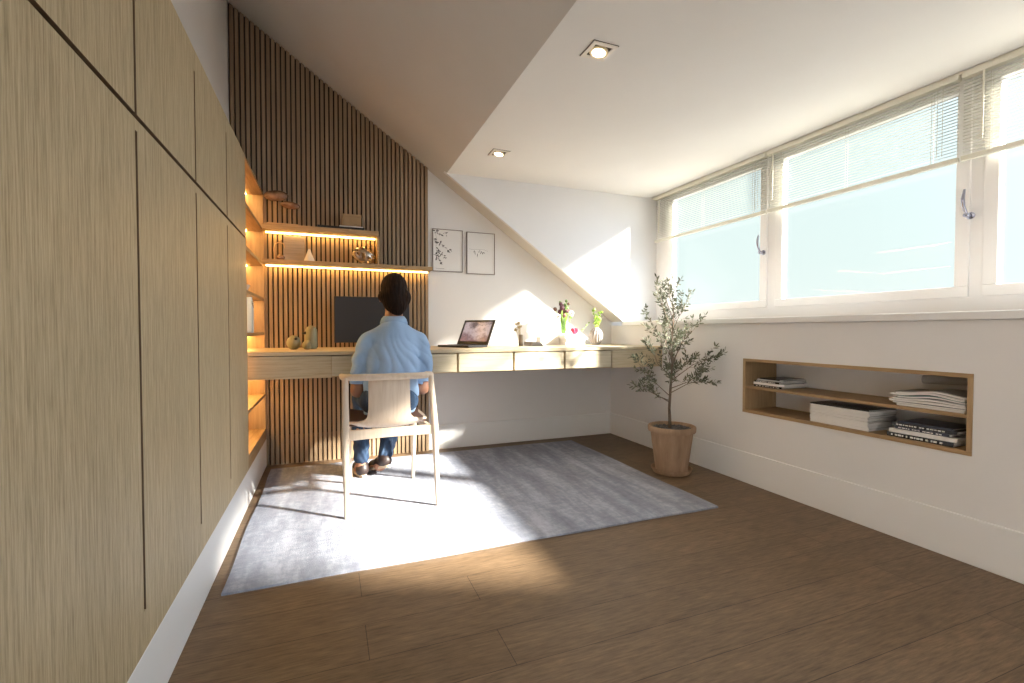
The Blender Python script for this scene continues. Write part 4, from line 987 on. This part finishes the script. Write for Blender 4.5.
# ------------------------------------------------------------ potted olive tree
pot = thing('potted_olive_tree', 'slender young olive tree in a round terracotta pot by the right wall', 'potted plant', (2.085, 2.47, 0))
PX, PY = 2.085, 2.47
MB().lathe([(.095, .001), (.114, .004), (.128, .028), (.130, .034), (.123, .034), (.113, .016), (.0005, .014)], (PX, PY, 0), 48).build('saucer', M['terracotta'], pot, smooth=True)
MB().lathe([(.096, .016), (.100, .018), (.130, .240), (.134, .270), (.147, .272), (.150, .278), (.151, .302), (.147, .308), (.135, .308), (.131, .298), (.130, .270), (.0005, .268)], (PX, PY, 0), 48).build('pot', M['terracotta'], pot, smooth=True)
g_ = MB(); R = random.Random(4); g_.lathe([(.129, .262), (.129, .282), (.08, .288), (.0005, .290)], (PX, PY, 0), 40)
for _ in range(420):
    a = R.uniform(0, 6.28); r_ = .122*math.sqrt(R.random()); g_.ell((PX+r_*math.cos(a), PY+r_*math.sin(a), .288), (R.uniform(.004, .009),)*3, 6)
g_.build('gravel', M['gravel'], pot, smooth='full')
wood = MB(); lf = MB(); R = random.Random(21)
trunk = [V(PX-.012, PY, .285), V(PX-.016, PY+.006, .42), V(PX-.012, PY, .56), V(PX-.004, PY-.006, .70), V(PX+.000, PY+.004, .84), V(PX+.006, PY, .98), V(PX+.012, PY+.006, 1.10)]
wood.tube(trunk, [.0105, .0088, .0080, .0072, .0058, .0042, .0022], 12)
def leafm(p, d, L, w):
    if p.x+max(0, d.normalized().x)*L > XR-.02: return
    d = d.normalized(); s_ = d.cross(V(R.uniform(-1, 1), R.uniform(-1, 1), R.uniform(-1, 1))).normalized(); u = s_.cross(d)
    pts = [p, p+d*L*.3+s_*w+u*.0015, p+d*L*.7+s_*w*.85+u*.0015, p+d*L, p+d*L*.7-s_*w*.85+u*.0015, p+d*L*.3-s_*w+u*.0015, p+d*L*.5]
    lf.add(pts, [(0, 1, 6), (1, 2, 6), (2, 3, 6), (3, 4, 6), (4, 5, 6), (5, 0, 6)])
def twig(p, d, L, dens=1.0, r=.0011):
    n = max(4, int(L/.0135)); pts = [p.copy()]; q_ = p.copy(); dd = d.normalized()
    for k in range(n):
        dd = (dd+V(R.uniform(-.18, .18), R.uniform(-.18, .18), R.uniform(-.10, .16))).normalized(); q_ = q_+dd*L/n; pts.append(q_.copy())
        if k > 0:
            for s_ in (-1, 1):
                if R.random() < .88*dens:
                    side = dd.cross(V(R.uniform(-1, 1), R.uniform(-1, 1), R.uniform(-1, 1))).normalized()
                    leafm(q_, dd*.7+side*s_*.9, R.uniform(.020, .036), R.uniform(.0036, .0056))
    leafm(q_, dd, .032, .005); wood.tube(pts, [r*(1-.6*i/len(pts)) for i in range(len(pts))], 5); return pts
def branch(z0, tip, k=5, dens=1.0, L=.11):
    i = min(int((z0-.285)/.14), 5); p = trunk[i].lerp(trunk[i+1], min(1, max(0, (z0-trunk[i].z)/(trunk[i+1].z-trunk[i].z)))); tip = Vector(tip)
    mid = p.lerp(tip, .5)+V(R.uniform(-.02, .02), R.uniform(-.02, .02), R.uniform(-.02, .03)); pts = [p, p.lerp(mid, .5), mid, mid.lerp(tip, .55), tip]
    wood.tube(pts, [.0032, .0026, .0020, .0015, .0010], 7)
    for j in range(k):
        u = .30+.70*(j+.5)/k; c_ = p.lerp(mid, u*2) if u < .5 else mid.lerp(tip, (u-.5)*2)
        d = (tip-p).normalized()*.8+V(R.uniform(-1, 1), R.uniform(-1, 1), R.uniform(-.45, 1.0))*.8; twig(c_, d, L*R.uniform(.6, 1.2), dens)
    twig(tip, tip-mid, L*.8, dens)
def T_(dx_, dy_, z_):
    if dx_ > .09: dy_ -= (dx_-.09)*.55; dx_ = .09+(dx_-.09)*.62
    return (PX+dx_, PY+dy_, z_)
for z0, tip, k, dens in [
        (.46, T_(-.20, .02, .555), 5, 1), (.47, T_(-.25, -.04, .565), 4, 1), (.50, T_(-.20, .06, .70), 5, 1), (.52, T_(.17, -.08, .60), 6, 1), (.55, T_(.24, .02, .66), 7, 1),
        (.56, T_(.10, .10, .66), 6, 1), (.60, T_(.26, -.06, .76), 7, 1), (.62, T_(-.14, .02, .80), 6, 1), (.64, T_(.20, .08, .72), 6, 1), (.58, T_(-.10, -.10, .66), 5, 1),
        (.70, T_(.12, .02, .90), 6, 1), (.72, T_(.17, -.03, .96), 5, .9), (.70, T_(-.10, -.04, .92), 6, 1), (.74, T_(-.16, .02, 1.00), 5, .9), (.68, T_(.06, .08, .86), 6, 1), (.66, T_(-.06, -.08, .84), 6, 1),
        (.84, T_(.06, .03, 1.04), 6, 1), (.86, T_(-.08, .00, 1.08), 6, .9), (.92, T_(.09, -.02, 1.10), 5, .9), (.98, T_(-.02, .02, 1.17), 5, .8), (1.04, T_(.03, .0, 1.20), 4, .7), (.90, T_(-.12, -.02, 1.14), 4, .7), (1.0, T_(-.07, .03, 1.20), 3, .5)]:
    branch(z0, tip, k+2, dens, .10)
wood.build('trunk', M['bark'], pot, smooth='full'); lf.build('foliage', M['olive'], pot)
